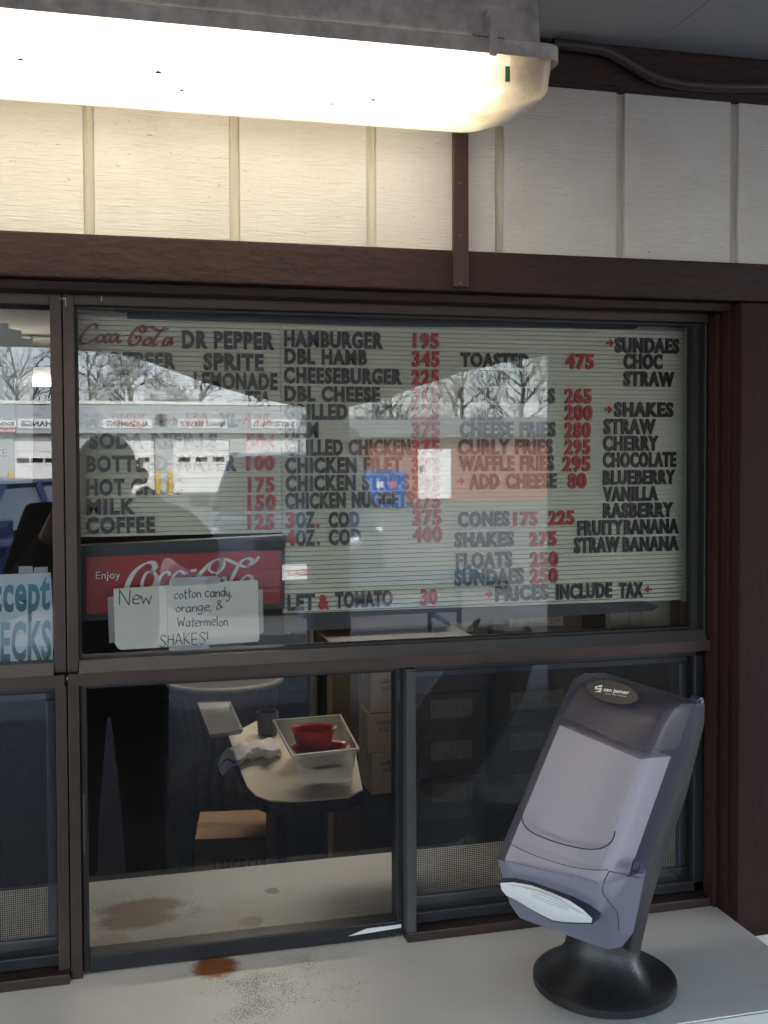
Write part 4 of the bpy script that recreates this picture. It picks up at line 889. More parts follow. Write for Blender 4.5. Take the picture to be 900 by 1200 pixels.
# black back shell
b = BM(); bk_ = .060
def backring(l, r, d, ins): 
    x = (r-l).normalized(); return [l, r, r-n*d*.75-x*ins*.3, r-n*d-x*ins, l-n*d+x*ins, l-n*d*.75+x*ins*.3]
loft(b, [backring(sCL-s*.002, sCR-s*.002, .040, .02), backring(sBL, sBR, .060, .018), backring(sBL.lerp(sTL, .5), sBR.lerp(sTR, .5), .056, .016), backring(sBL.lerp(sTL, .9), sBR.lerp(sTR, .9), .030, .012), backring(sTL, sTR, .008, .01)])
obj('back_shell', b, M_BLACKPL, nd, True)
# hinge boss
hb = fit(sTR, 820, 824); b = BM()
h1 = [hb+e*.0015+(s*math.cos(t)+n*math.sin(t))*.0085 for t in [2*math.pi*k/20 for k in range(20)]]
loft(b, [[q-e*.014 for q in h1], h1]); obj('hinge_boss', b, M_PURPLE, nd, True)
b = BM(); h2 = [hb+e*.002+(s*math.cos(t)+n*math.sin(t))*.0042 for t in [2*math.pi*k/16 for k in range(16)]]; loft(b, [h2, [q+e*.0015 for q in h2]]); obj('hinge_pin', b, mat('pale_violet_plastic', (.10,.10,.18), .3), nd, True)
# napkins inside: the stack reaches two thirds of the way up
def inn(a, x, y, z): return bilin(bilin(fBL, fBR, fTR, fTL, x, y), sBL, sBL, sBL, 0, 0)
def cage(x, y, z):                          # x across, y up the face, z from seam to face
    fr = bilin(fBL, fBR, fTR, fTL, x, y); bk = bilin(sBL, sBR, sTR, sTL, x, y); return bk.lerp(fr, z)
b = BM()
def chinq(x, z, t):
    f_l, f_r, s_l, s_r = fBL.lerp(cHL, t), fBR.lerp(cHR, t), sBL.lerp(sCL, t), sBR.lerp(sCR, t)
    return (s_l.lerp(s_r, x)).lerp(f_l.lerp(f_r, x), z)
xz = ((.09, .12), (.91, .12), (.91, .92), (.09, .92))
loft(b, [[chinq(.2+.6*x, .15+.6*z, .62) for x, z in xz], [chinq(x*.94+.03, .1+z*.82, .25) for x, z in xz], [cage(x, 0, z) for x, z in xz], [cage(.09, .70, .12), cage(.91, .66, .12), cage(.91, .665, .93), cage(.09, .72, .93)]])
nk = obj('napkin_stack', b, M_NAPKIN, nd)
b = BM(); hexa(b, [cage(.06, .74, .05), cage(.94, .70, .05), cage(.94, .70, .92), cage(.06, .76, .92), cage(.07, .96, .05), cage(.93, .96, .05), cage(.93, .95, .80), cage(.07, .96, .80)], .006); obj('follower_plate', b, mat('dark_inner_plastic', (.055,.045,.042), .6), nd)
# moulded lines on the face
def onface(u, v, lift=.0045):
    o_ = (fTL+fTR+fBL+fBR)/4; nn = (fBR-fBL).cross(fTL-fBL).normalized()
    if nn.dot(CAM-o_) < 0: nn = -nn
    return PP(u, v, o_+nn*(.0085+lift*0), nn)
def face_line(path, r, m, name): 
    b = BM(); tube(b, smooth_pts([onface(u, v) for u, v in path], 5), r, 8); obj(name, b, m, nd, True)
face_line([(611,950),(613,964),(620,973),(633,980),(655,988),(680,994),(699,995),(711,991),(718,984),(721,974)], .0009, M_LINE, 'moulded_oval')
face_line([(586,981),(604,992),(628,1003),(652,1011),(676,1017),(700,1019.5),(712,1019)], .0005, M_LINE, 'cover_seam')
# napkin mouth in the chin
o_ = (fBL+fBR+cHL+cHR)/4; nn = (fBR-fBL).cross(fBL-cHL).normalized()
if nn.dot(CAM-o_) < 0: nn = -nn
def onchin(u, v, l=.0): return PP(u, v, o_+nn*(.014+l), nn)
mo = [(584,1033),(600,1032),(622,1036),(646,1045),(668,1055),(684,1066),(696,1078),(695,1083),(680,1083),(660,1082),(648,1080),(634,1073),(618,1064),(604,1055),(592,1049),(586,1042)]
b = BM(); prism(b, [onchin(u, v) for u, v in mo], nn*-.02); obj('napkin_mouth', b, M_LINE, nd)
mc = Vector((640, 1058, 0)); b = BM(); ctrp = []
mi_ = [(mc.x+(u-mc.x)*.965, mc.y+(v-mc.y)*.93) for u, v in mo]
V0 = [b.verts.new(onchin(u, v, .0006)) for u, v in mi_]; V1 = [b.verts.new(onchin(mc.x+(u-mc.x)*.6, mc.y+(v-mc.y)*.6, .006)) for u, v in mi_]
for i in range(len(V0)): b.faces.new([V0[i], V0[(i+1) % len(V0)], V1[(i+1) % len(V0)], V1[i]])
b.faces.new(V1); obj('napkin', b, M_NAPKIN, nd, True)
for k, off in enumerate((-5.5, -2, 1.5, 4.5)):
    b = BM(); tube(b, smooth_pts([onchin(u, v+off*(1-abs(u-640)/70), l) for u, v, l in ((594,1038,.001),(616,1044,.005),(640,1053,.0065),(664,1063,.006),(690,1076,.001))], 4), .0005, 6); obj('napkin_fold', b, mat('fold_shadow_paper', (.5,.5,.53), .9), nd, True)
# corner facet and lock
nside = (fTR-fBR).cross(sBR-fBR).normalized()
if nside.dot(CAM-fBR) < 0: nside = -nside
def onside(u, v, l=.001): return PP(u, v, fBR.lerp(sBR, .5)+nside*(.002+l), nside)
b = BM(); tube(b, [onside(u, v) for u, v in ((714,1021),(730,1024),(751,1029))], .0007, 6); tube(b, [onside(u, v) for u, v in ((714,1021),(707,1034),(706,1046),(724,1070),(725,1090))], .0006, 6); obj('corner_crease', b, M_LINE, nd)
b = BM(); prism(b, [onside(u, v, .002) for u, v in ((744,1007),(755,1013),(752,1025),(741,1018))], nside*-.002); prism(b, [onside(u, v, .003) for u, v in ((750,1014),(756,1016),(754,1024),(749,1021))], nside*-.002, 0); obj('lock_slot', b, M_PURPLE, nd)
# badge
hx = (onface(735.8, 813)-onface(706.5, 809.3)); hx.normalize()
fo = (fTL+fTR+fBL+fBR)/4; fn = (fBR-fBL).cross(fTL-fBL).normalized()
if fn.dot(CAM-fo) < 0: fn = -fn
hup = fn.cross(hx).normalized()
if hup.z < 0: hup = -hup
def bad(u, v, l): return PP(u, v, fo+fn*(.0065+l), fn)
b = BM(); el = []
for k in range(32):
    t = 2*math.pi*k/32; du, dv = 30*math.cos(t), 13*math.sin(t); el.append(bad(717+du, 811+dv+du*.2, 0))
prism(b, el, fn*-.004); bdg = obj('badge', b, M_BADGE, nd)
b = BM()
for txt, u0, v0, u1, v1, h, bo in (('san', 707, 809.5, 716.5, 810.7, .0052, .03), ('jamar', 718, 811, 737, 813.6, .0052, .03), ('smart. safe. sanitary.', 709, 813, 734, 816.6, .0014, 0)):
    a_ = bad(u0, v0, .0008); c_ = bad(u1, v1, .0008); d_ = c_-a_; u_ = fn.cross(d_).normalized()
    text_into(b, txt, a_, d_, u_, d_.length, h, 0, bold=bo, depth=.0004)
for k in range(3):
    q = [(698.5+7*(1-k*.0), 802.5), (706, 803.2), (705, 805), (697.6, 804.4)]
    prism(b, [bad(u-k*.7, v+k*3.1, .0008) for u, v in q], fn*-.0004)
prism(b, [bad(u, v, .0008) for u, v in ((697.6,804),(700,804.2),(699.2,807),(696.8,806.6))], fn*-.0004); prism(b, [bad(u, v, .0008) for u, v in ((702.5,807.2),(705.2,807.6),(704.3,810.4),(701.8,810))], fn*-.0004)
obj('logo', b, M_WHITE, bdg)
# pedestal
b = BM(); rings = []; npd = 48
def ped(z, rf, rb, sh=0.):                   # rf: front-left radius, rb: right/back radius
    out = []
    for k in range(npd):
        t = 2*math.pi*k/npd; d = Vector((math.cos(t), math.sin(t))); wgt = max(0., d.dot(Vector((.86, .3))))**.7
        r = rf*(1-wgt)+rb*wgt; out.append(Vector((base_c.x+d.x*r+sh, base_c.y+d.y*r+sh*.4, ZC+z)))
    return out
for z, rf, rb, sh in ((.0005,.1,.1,0),(.002,.102,.102,0),(.012,.102,.102,0),(.016,.098,.096,0),(.020,.090,.055,0),(.032,.074,.043,.0),(.048,.060,.040,.003),(.07,.057,.046,.006),(.10,.056,.054,.009),(.135,.056,.058,.012)): rings.append(ped(z, rf, rb, sh))
loft(b, rings); obj('pedestal', b, M_BLACKPL, nd, True)

exec_parts = True
# ================================================================== the lot in front, which the glass mirrors
M_SHOPW = mat('white_shop_paint', (.47,.49,.50), .8, var=.06, vscale=1)
M_SHOPG = mat('pale_grey_fascia', (.36,.40,.43), .6, var=.06, vscale=1)
M_DOORW = mat('white_garage_door', (.80,.80,.79), .5)
M_DKGL = mat('dark_window_glass', (.008,.009,.012), .1, spec=.22)
D_SHOP = 42.0; YSH = -(D_SHOP-1.56)
def sx(u): return MR(u, 540, D_SHOP).x
def sz(v): return MR(150, v, D_SHOP).z
shop = thing('repair_shop', 'white auto repair shop with pale grey fascia and garage doors across the lot', 'building', (sx(120), YSH-6, 0))
zt, zf0 = sz(474), sz(508)
doors = [(sx(-62), sx(-8)), (sx(16), sx(70)), (sx(115), sx(182)), (sx(203), sx(270)), (sx(289), sx(352))]
xs0, xs1 = sx(-160), sx(361); zd = sz(512)
b = BM(); prev = xs0
for a_, c_ in doors:
    box(b, prev, a_, YSH-.3, YSH, 0, zd); prev = c_
box(b, prev, xs1, YSH-.3, YSH, 0, zd); box(b, xs0, xs1, YSH-.3, YSH, zd+.001, zf0-.001); box(b, xs0, xs0+.3, YSH-12, YSH-.301, 0, zf0-.001); box(b, xs1-.3, xs1, YSH-12, YSH-.301, 0, zf0-.001); box(b, xs0, xs1, YSH-12.3, YSH-12.001, 0, zf0-.001)
obj('wall', b, M_SHOPW, shop)
b = BM(); box(b, xs0-.1, xs1+.1, YSH-.35, YSH+.25, zf0, zt, .02); obj('fascia', b, M_SHOPG, shop)
b = BM(); box(b, xs0-.15, xs1+.15, YSH-12.4, YSH+.3, zt+.001, zt+.12); obj('roof', b, mat('white_roof_edge', (.78,.78,.76), .6), shop)
for a_, c_ in doors:
    b = BM(); nseg = 4; zz = 0
    for k in range(nseg): box(b, a_+.01, c_-.01, YSH-.16, YSH-.10, zd*k/nseg+.006, zd*(k+1)/nseg-.006, .008)
    d_ = obj('garage_door', b, M_DOORW, shop)
    for k in range(3):
        xc = a_+(c_-a_)*(.2+.3*k); b = BM(); box(b, xc-.22, xc+.22, YSH-.0995, YSH-.09, zd*.5+.12, zd*.5+.29); obj('door_window', b, M_DKGL, d_)
for u in (190, 360):
    b = BM(); x = sx(u); z = sz(489); box(b, x-.2, x+.2, YSH+.251, YSH+.5, z-.12, z+.12, .03); tag(obj('wall_lamp', b, mat('grey_lamp_body', (.1,.1,.1), .5)), 'dark wall lamp on the shop fascia '+('between the alignment and brake signs' if u == 190 else 'at its right-hand end in the glass'), 'wall lamp', 'wall lamps on the shop fascia')
def shop_sign(txt, u0, u1, v0, v1, label, colr=None, back=None):
    # the glass mirrors the sign, so its left end in the world is its right end in the picture
    xa, xb = sx(u0), sx(u1); z0, z1 = sz(v1), sz(v0); y = YSH+.256
    t = thing('shop_sign', label, 'sign', ((xa+xb)/2, y, z0), 'signs on the repair shop fascia')
    b = BM(); box(b, xa, xb, y, y+.03, z0, z1); obj('sign_board', b, back or M_WHITE, t)
    b = BM(); h = (z1-z0)*.58; mg = (xb-xa)*.05
    text_into(b, txt, Vector((xb-mg, y+.034, z0+(z1-z0)*.21)), (-1,0,0), (0,0,1), (xb-xa)-2*mg, h, 0, bold=.02, depth=.006); obj('sign_lettering', b, colr or M_LET_B, t)
shop_sign('ALIGNMENT', 121, 178, 491, 502, 'white fascia sign reading alignment, mirrored in the glass')
shop_sign('BRAKE SERVICE', 208, 266, 491, 502, 'white fascia sign reading brake service, mirrored in the glass')
shop_sign('SHOCKS/STRUTS', 294, 347, 491, 502, 'white fascia sign reading shocks and struts, mirrored in the glass')
shop_sign('OIL CHANGE', 22, 92, 491, 502, 'white fascia sign ending in change, mirrored in the left window')
shop_sign('EXHAUST', -30, 20, 493, 501, 'small white fascia sign reading exhaust, mirrored in the left window')
shop_sign('BRAKES', -10, 20, 502, 507, 'small red fascia sign under the exhaust sign, mirrored in the left window', M_WHITE, M_RED)
# bollards
b = BM(); x, z = 0, 0; n_ = 14
bol = None
M_YEL = mat('yellow_paint', (.62,.42,.02), .5)
for k, (u, lab) in enumerate(((185, 'yellow bollard left of the brake service garage door, outer of the pair in the glass'), (199.5, 'yellow bollard closest to the brake service garage door in the glass'), (355, 'yellow bollard at the end of the shop wall in the glass'), (12, 'yellow bollard between the doors mirrored in the left window'))):
    p = MR(u, 560, 41.0)
    if bol is None:
        bol = thing('bollard', lab, 'bollard', (p.x, p.y, 0), 'yellow bollards before the repair shop')
        b = BM(); tube(b, [(p.x, p.y, 0), (p.x, p.y, .84)], .11, 14); loft(b, [circ((p.x, p.y, .84), .11, 14), circ((p.x, p.y, .89), .085, 14), circ((p.x, p.y, .91), .03, 14)]); obj('post', b, M_YEL, bol, True)
        q = bol
    else:
        q = copy_tree(bol); q.location = (p.x, p.y, 0); q['label'] = lab

# red building with white door
D_RED = 33.0; YR = -(D_RED-1.56)
def rx(u): return MR(u, 540, D_RED).x
def rz(v): return MR(450, v, D_RED).z
red = thing('brick_building', 'red brick building with a white door and grey roof across the lot', 'building', (rx(560), YR-3, 0))
b = BM(); xa, xd0, xd1, xb = rx(434), rx(491), rx(531), rx(760); zw = rz(512); zdr = rz(525)
box(b, xa, xd0, YR-6, YR, 0, zw); box(b, xd1, xb, YR-6, YR, 0, zw); box(b, xd0, xd1, YR-6, YR, zdr, zw); obj('wall', b, brick_mat(), red)
b = BM(); box(b, xd0+.01, xd1-.01, YR-.2, YR-.05, .05, zdr-.01, .01); d_ = obj('door', b, M_DOORW, red)
b = BM(); box(b, xd0+.10, xd0+.16, YR-.0495, YR+.03, .95, 1.15); obj('handle', b, M_STEEL, d_)
b = BM(); zr2 = rz(488); prism(b, [(xa-.4, YR+.4, zw+.001), (xa-.4, YR+.4, zw+.12), (xa-.4, YR-3, zr2+.1), (xa-.4, YR-6.4, zw+.12), (xa-.4, YR-6.4, zw+.001)], (xb-xa+.8, 0, 0)); obj('roof', b, mat('grey_shingle', (.16,.165,.17), .9, var=.2, vscale=4), red)
b = BM(); box(b, rx(645), rx(651), YR+.002, YR+.1, 0, rz(527)); obj('downpipe', b, M_DOORW, red)

# blue ice chest
p = MR(443, 597, 28.0); 
chest = thing('ice_chest', 'bright blue outdoor chest freezer with small white stickers beside the brick building', 'freezer', (p.x, p.y, 0))
hx_ = .80; b = BM(); box(b, p.x-hx_, p.x+hx_, p.y-.8, p.y, .08, 1.0, .04); obj('cabinet', b, mat('blue_enamel', (.02,.11,.42), .4), chest)
b = BM(); box(b, p.x-hx_-.02, p.x+hx_+.02, p.y-.82, p.y+.03, 1.002, 1.09, .02); obj('lid', b, mat('dark_blue_enamel', (.015,.07,.30), .4), chest)
for dx, cl in ((-.36, (.65,.45,.05)), (.1, (.7,.7,.7)), (.46, (.7,.2,.2))):
    b = BM(); box(b, p.x+dx-.1, p.x+dx+.1, p.y+.001, p.y+.008, .62, .8); obj('sticker', b, mat(f'sticker_{dx}', cl, .5), chest)
b = BM(); box(b, p.x-hx_+.05, p.x-hx_+.15, p.y-.7, p.y-.1, 0, .08); box(b, p.x+hx_-.15, p.x+hx_-.05, p.y-.7, p.y-.1, 0, .08); obj('foot', b, M_RUBBER, chest)

# canopy edge: arched fascia on posts, and a solid wing wall at the right
M_POST = mat('brown_post_paint', (.022,.013,.011), .6, var=.3, vscale=3)
D_E = 1.56-CY0
def ex_(u, v): q = MR(u, v, D_E); return (q.x, CY0, q.z)
fas = thing('canopy_fascia', 'dark brown arched canopy fascia with a broad post, dark in the glass', 'canopy', (1.2, CY0, 0))
b = BM(); ztop = ZL1+.02
pl = [ex_(60, 406), ex_(100, 409), ex_(140, 413), ex_(175, 422), ex_(210, 435), ex_(250, 449), ex_(290, 461), ex_(330, 471), ex_(362, 476), ex_(404, 478), ex_(450, 468), ex_(500, 450), ex_(550, 434), ex_(600, 423), ex_(650, 415)]
xL, xR = pl[0][0], pl[-1][0]
prism(b, [(xL, CY0, ztop)]+pl+[(xR, CY0, ztop)], (0, .06, 0)); obj('fascia_board', b, M_POST, fas)
b = BM(); box(b, ex_(361, 600)[0], ex_(404, 600)[0], CY0+.062, CY0+.28, .05, ZL1, .01); obj('post', b, M_POST, fas)
b = BM(); box(b, -6, xL-.01, CY0-.02, CY0+.04, ex_(30, 404)[2], ztop+.2); obj('fascia_board', b, M_POST, fas)
wing = tag(obj('wing_wall', (lambda b: (box(b, ex_(651, 500)[0], 3.95, CY0, CY0+.15, .0, ZL1+.02), b)[1])(BM()), M_POST), 'dark wing wall closing the right end of the canopy, seen as shade in the glass', 'wall')

# picnic tables of perforated steel
M_PERF = mat('skylight_blue_steel', (.30,.36,.45), .45)  # blue cast of the skylight put into the steel colour
def perforated(b, x0, x1, y0, y1, z, th=.012):
    nx = int((x1-x0)/.06); ny = int((y1-y0)/.035)
    for k in range(nx+1): x = x0+(x1-x0)*k/nx; box(b, x-.008, x+.008, y0, y1, z-th, z)
    for k in range(ny+1): y = y0+(y1-y0)*k/ny; box(b, x0, x1, y-.007, y+.007, z-th+.001, z-.001)
    for (a_, c_, d_, e_) in ((x0-.015, x0, y0-.015, y1+.015), (x1, x1+.015, y0-.015, y1+.015), (x0, x1, y0-.015, y0), (x0, x1, y1, y1+.015)): box(b, a_, c_, d_, e_, z-.05, z+.002)
def picnic(label, x, y):
    t = thing('picnic_table', label, 'picnic table', (x, y, .05), 'perforated picnic tables under the canopy')
    b = BM(); perforated(b, x-.6, x+.6, y-.38, y+.38, .77); obj('tabletop', b, M_PERF, t)
    for sy in (-1, 1):
        b = BM(); perforated(b, x-.6, x+.6, y+sy*.72-.13, y+sy*.72+.13, .47); obj('bench', b, M_PERF, t)
    for sxx in (-.4, .4):
        b = BM(); tube(b, [(x+sxx, y-.72, .05), (x+sxx, y-.72, .42)], .02, 8); tube(b, [(x+sxx, y+.72, .05), (x+sxx, y+.72, .42)], .02, 8); tube(b, [(x+sxx, y-.72, .40), (x+sxx, y+.72, .40)], .02, 8); tube(b, [(x+sxx, y, .40), (x+sxx, y, .72)], .02, 8); obj('leg', b, M_PERF, t)
    return t
p1 = MR(455, 700, 7.0); picnic('perforated steel picnic table with blue skylight in its colour, mirrored below the letter board', p1.x+.15, p1.y)

# ------------------------------------------------------------------ vehicles
M_TYRE = mat('tyre_rubber', (.015,.015,.015), .8); M_RIM = mat('alloy_rim', (.45,.45,.46), .3, metal=.8)
M_CHROME = mat('chrome_trim', (.6,.6,.62), .15, metal=1.); M_HEAD = mat('headlight_lens', (.55,.57,.6), .1, spec=.8)
def car(name, label, paint, loc, rz, L, Wc, zb, zhood, zbelt, zroof, hood, cabin0, roof0, roof1, cabin1, plate=None):
    """built with its nose toward +y at the origin, then placed"""
    t = thing(name, label, 'car', (0, 0, 0)); h = Wc/2
    def rng(y, zt, wd, drop): # cross-section at y
        return [Vector((-wd*.92, y, zb)), Vector((-wd, y, zb+.18)), Vector((-wd, y, zt-drop)), Vector((-wd*.86, y, zt-.02)), Vector((-wd*.4, y, zt+.015)), Vector((wd*.4, y, zt+.015)), Vector((wd*.86, y, zt-.02)), Vector((wd, y, zt-drop)), Vector((wd, y, zb+.18)), Vector((wd*.92, y, zb))]
    yF, yB = L/2, -L/2
    st = [(yF, zhood-.22, h*.72), (yF-.10, zhood-.12, h*.88), (yF-.35, zhood-.05, h*.97), (yF-hood, zbelt-.01, h), (0, zbelt, h), (yB+.5, zbelt+.02, h*.98), (yB+.08, zbelt-.02, h*.9), (yB, zbelt-.15, h*.8)]
    b = BM(); loft(b, [rng(y, z, wd, .14) for y, z, wd in st]); body = obj('body', b, paint, t, True)
    # roof and pillars
    yc0, yr0, yr1, yc1 = yF-cabin0, yF-roof0, yF-roof1, yF-cabin1; hr = h*.74; hb_ = h*.93
    b = BM(); loft(b, [[Vector((-hr, y, z-.03)), Vector((-hr*.8, y, z)), Vector((0, y, z+.02)), Vector((hr*.8, y, z)), Vector((hr, y, z-.03)), Vector((0, y, z-.05))] for y, z in ((yr0+.02, zroof-.03), (yr0-.25, zroof), (yr1+.25, zroof), (yr1-.02, zroof-.03))]); obj('roof', b, paint, t, True)
    b = BM()
    for sgn_ in (-1, 1):
        for (ya, yb_) in ((yc0, yr0), (yc1, yr1), ((yc0+yc1)/2-.05, (yr0+yr1)/2-.05)):
            tube(b, [(sgn_*hb_, ya, zbelt-.04), (sgn_*hr*.99, yb_, zroof-.02)], .045, 8)
        tube(b, [(sgn_*hr*.98, yr0, zroof-.025), (sgn_*hr*.98, yr1, zroof-.025)], .035, 8)
    obj('pillar', b, paint, t, True)
    def quad(nm, pts, m): b = BM(); prism(b, pts, (Vector(pts[1])-Vector(pts[0])).cross(Vector(pts[2])-Vector(pts[1])).normalized()*.006); return obj(nm, b, m, t)
    quad('windscreen', [(-hb_*.96, yc0-.01, zbelt-.02), (hb_*.96, yc0-.01, zbelt-.02), (hr*.95, yr0-.01, zroof-.04), (-hr*.95, yr0-.01, zroof-.04)], M_DKGL)
    quad('rear_window', [(-hb_*.94, yc1+.01, zbelt-.02), (hb_*.94, yc1+.01, zbelt-.02), (hr*.95, yr1+.01, zroof-.04), (-hr*.95, yr1+.01, zroof-.04)], M_DKGL)
    ymid, ymr = (yc0+yc1)/2-.05, (yr0+yr1)/2-.05
    for sgn_ in (-1, 1):
        quad('side_window', [(sgn_*hb_*.99, yc0-.05, zbelt-.02), (sgn_*hb_*.99, ymid+.04, zbelt-.02), (sgn_*hr*.97, ymr+.04, zroof-.05), (sgn_*hr*.97, yr0-.05, zroof-.05)], M_SIDEG)
        quad('side_window', [(sgn_*hb_*.99, ymid-.04, zbelt-.02), (sgn_*hb_*.99, yc1+.05, zbelt-.02), (sgn_*hr*.97, yr1+.05, zroof-.05), (sgn_*hr*.97, ymr-.04, zroof-.05)], M_SIDEG)
        b = BM(); box(b, min(sgn_*h, sgn_*(h+.2)), max(sgn_*h, sgn_*(h+.2)), yc0-.22, yc0-.08, zbelt-.02, zbelt+.12, .03); obj('side_mirror', b, paint, t, True)
        b = BM(); hexa(b, [Vector((sgn_*h*.52, yF-.02, zhood-.34)), Vector((sgn_*h*.93, yF-.24, zhood-.32)), Vector((sgn_*h*.93, yF-.30, zhood-.32)), Vector((sgn_*h*.52, yF-.12, zhood-.34)), Vector((sgn_*h*.55, yF-.035, zhood-.19)), Vector((sgn_*h*.945, yF-.30, zhood-.13)), Vector((sgn_*h*.93, yF-.42, zhood-.13)), Vector((sgn_*h*.55, yF-.16, zhood-.19))], .01); obj('headlight', b, M_HEAD, t, True)
        for yy in (yF-.85, yB+.8):
            wr = .32; xw = sgn_*(h-.10); b = BM()
            loft(b, [circ((xw-.10, yy, wr), wr*.9, 24, axis='x'), circ((xw-.08, yy, wr), wr, 24, axis='x'), circ((xw+.08, yy, wr), wr, 24, axis='x'), circ((xw+.10+.005, yy, wr), wr*.9, 24, axis='x')]); wl = obj('wheel', b, M_TYRE, t, True)
            b = BM(); xo = xw+sgn_*.106; loft(b, [circ((xo, yy, wr), wr*.62, 24, axis='x'), circ((xo+sgn_*.01, yy, wr), wr*.58, 24, axis='x'), circ((xo-sgn_*.02+sgn_*.025, yy, wr), wr*.2, 24, axis='x')]); obj('rim', b, M_RIM, wl, True)
    b = BM(); box(b, -h*.45, h*.45, yF-.03, yF+.012, zhood-.33, zhood-.23, .01); obj('grille', b, M_DKGL, t)
    b = BM(); box(b, -h*.85, h*.85, yF-.16, yF+.05, zb+.05, zb+.22, .04); obj('bumper', b, paint, t, True)
    if plate:
        b = BM(); box(b, -.16, .16, yF+.052, yF+.06, zb+.12, zb+.27); pl_ = obj('licence_plate', b, M_WHITE, t)
        b = BM(); text_into(b, plate, Vector((.12, yF+.0625, zb+.16)), (-1,0,0), (0,0,1), .24, .07, 0, bold=.01, depth=.003); obj('plate_lettering', b, M_LET_R, pl_)
    t.location = loc; t.rotation_euler.z = rz; return t
M_SIDEG = mat('side_glass', (.10,.13,.16), .08)
pc = MR(-55, 560, 11.2)
car('sedan', 'dark blue sedan parked nose to the stand, mirrored in the left window', mat('dark_blue_car_paint', (.014,.024,.085), .3, coat=.5), (pc.x, pc.y, 0), R(24), 4.3, 1.72, .22, .86, .92, 1.36, 1.25, 1.15, 1.95, 3.2, 4.0)
pc = MR(345, 560, 12.3)
car('crossover_car', 'silver blue crossover car parked nose to the stand behind the broad post', mat('silver_blue_car_paint', (.035,.045,.065), .3, metal=.2, coat=.4), (pc.x, pc.y, 0), R(8), 4.4, 1.82, .28, 1.02, 1.08, 1.62, 1.1, 1.0, 1.75, 3.5, 4.2, 'BEAV')

# ------------------------------------------------------------------ trees across the lot
M_BARK = mat('grey_bark', (.075,.062,.052), .9, var=.3, vscale=3); M_TWIG = mat('brown_twigs', (.085,.068,.058), .9)
def bare_tree(label, x, y, h, seed):
    rnd = random.Random(seed); t = thing('bare_tree', label, 'tree', (x, y, 0), 'bare trees behind the repair shop')
    tr_, cr_ = BM(), BM(); base = Vector((x, y, 0)); tips = []
    pts = [base]; d = Vector((rnd.uniform(-.06,.06), rnd.uniform(-.06,.06), 1)).normalized()
    for k in range(6): d = (d+Vector((rnd.uniform(-.08,.08), rnd.uniform(-.08,.08), .1))).normalized(); pts.append(pts[-1]+d*h*.11)
    tube(tr_, pts, [h*.022*(1-k/8) for k in range(7)], 8)
    def grow(p, d, ln, r, lev):
        q = [p]; dd = d
        for k in range(3): dd = (dd+Vector((rnd.uniform(-.2,.2), rnd.uniform(-.2,.2), rnd.uniform(-.02,.14)))).normalized(); q.append(q[-1]+dd*ln/3)
        tube(cr_, q, [r, r*.8, r*.6, r*.4], 4 if lev < 2 else 3, cap=False)
        if lev < 3:
            for k in range(5 if lev < 2 else 4):
                a_ = rnd.uniform(0, 6.28); o_ = dd.orthogonal().normalized(); o_.rotate(Matrix.Rotation(a_, 3, dd)); grow(q[rnd.choice((1,2,3))], (dd*.75+o_*.62).normalized(), ln*rnd.uniform(.5,.7), r*.5, lev+1)
    for i in range(2, 7):
        for k in range(3):
            a_ = rnd.uniform(0, 6.28); grow(pts[i], Vector((math.cos(a_), math.sin(a_), rnd.uniform(.5,1.3))).normalized(), h*rnd.uniform(.2,.32), h*.007, 0)
    obj('trunk', tr_, M_BARK, t, True); obj('crown', cr_, M_TWIG, t)
    return t
for k, (u, dd, hh, lb) in enumerate(((20, 62, 8.5, 'bare tree mirrored at the top of the left window'), (105, 60, 8.5, 'bare tree above the alignment sign in the glass'), (160, 66, 9.5, 'tall bare tree between the alignment and brake signs in the glass'), (232, 58, 8, 'bare tree above the brake service sign in the glass'), (300, 64, 8.5, 'bare tree above the shocks sign in the glass'),
                                  (455, 56, 8.5, 'bare tree over the left end of the brick building in the glass'), (540, 52, 8.5, 'bare tree above the white door of the brick building'), (610, 58, 9.5, 'bare tree over the right part of the brick building in the glass'))):
    q = MR(u, 540, dd); bare_tree(lb, q.x, q.y, hh, 100+k)
# far wooded rise
b = BM(); nx = 60; rows_ = []
for j in range(5):
    r = []
    for i in range(nx+1):
        x = -90+220*i/nx; hgt = (0, 2.2, 3.2, 3.6, 0)[j]*(1+.3*math.sin(i*.7)+.2*math.sin(i*1.9+1)); r.append(b.verts.new((x, -85-j*12, hgt if j else -.2)))
    rows_.append(r)
for A, B in zip(rows_, rows_[1:]):
    for i in range(nx): b.faces.new([A[i], A[i+1], B[i+1], B[i]])
obj('hills', b, mat('wooded_hill', (.09,.075,.055), .95, var=.5, vscale=.6, bump=.6, bscale=2), None, True, 'structure')

# ================================================================== the photographer
def skin(name, verts, edges, radii, m, parent, sub=2):
    me = bpy.data.meshes.new(name); org = root_loc(parent); me.from_pydata([Vector(v)-org for v in verts], edges, []); o = bpy.data.objects.new(name, me); COL.objects.link(o)
    md = o.modifiers.new('skin', 'SKIN'); md.use_smooth_shade = True
    lay = me.skin_vertices[0].data if me.skin_vertices else None
    if lay is None:
        bpy.context.view_layer.objects.active = o; lay = me.skin_vertices[0].data
    for i, r in enumerate(radii): lay[i].radius = r if isinstance(r, tuple) else (r, r)
    lay[0].use_root = True
    ss = o.modifiers.new('sub', 'SUBSURF'); ss.levels = sub; ss.render_levels = sub
    dg = bpy.context.evaluated_depsgraph_get(); dg.update()
    m2 = bpy.data.meshes.new_from_object(o.evaluated_get(dg)); o.modifiers.clear(); o.data = m2; bpy.data.meshes.remove(me)
    m2.materials.clear(); m2.materials.append(m)
    for p_ in m2.polygons: p_.use_smooth = True
    o.parent = parent; return o
PX_, PY_ = -.02, -2.02
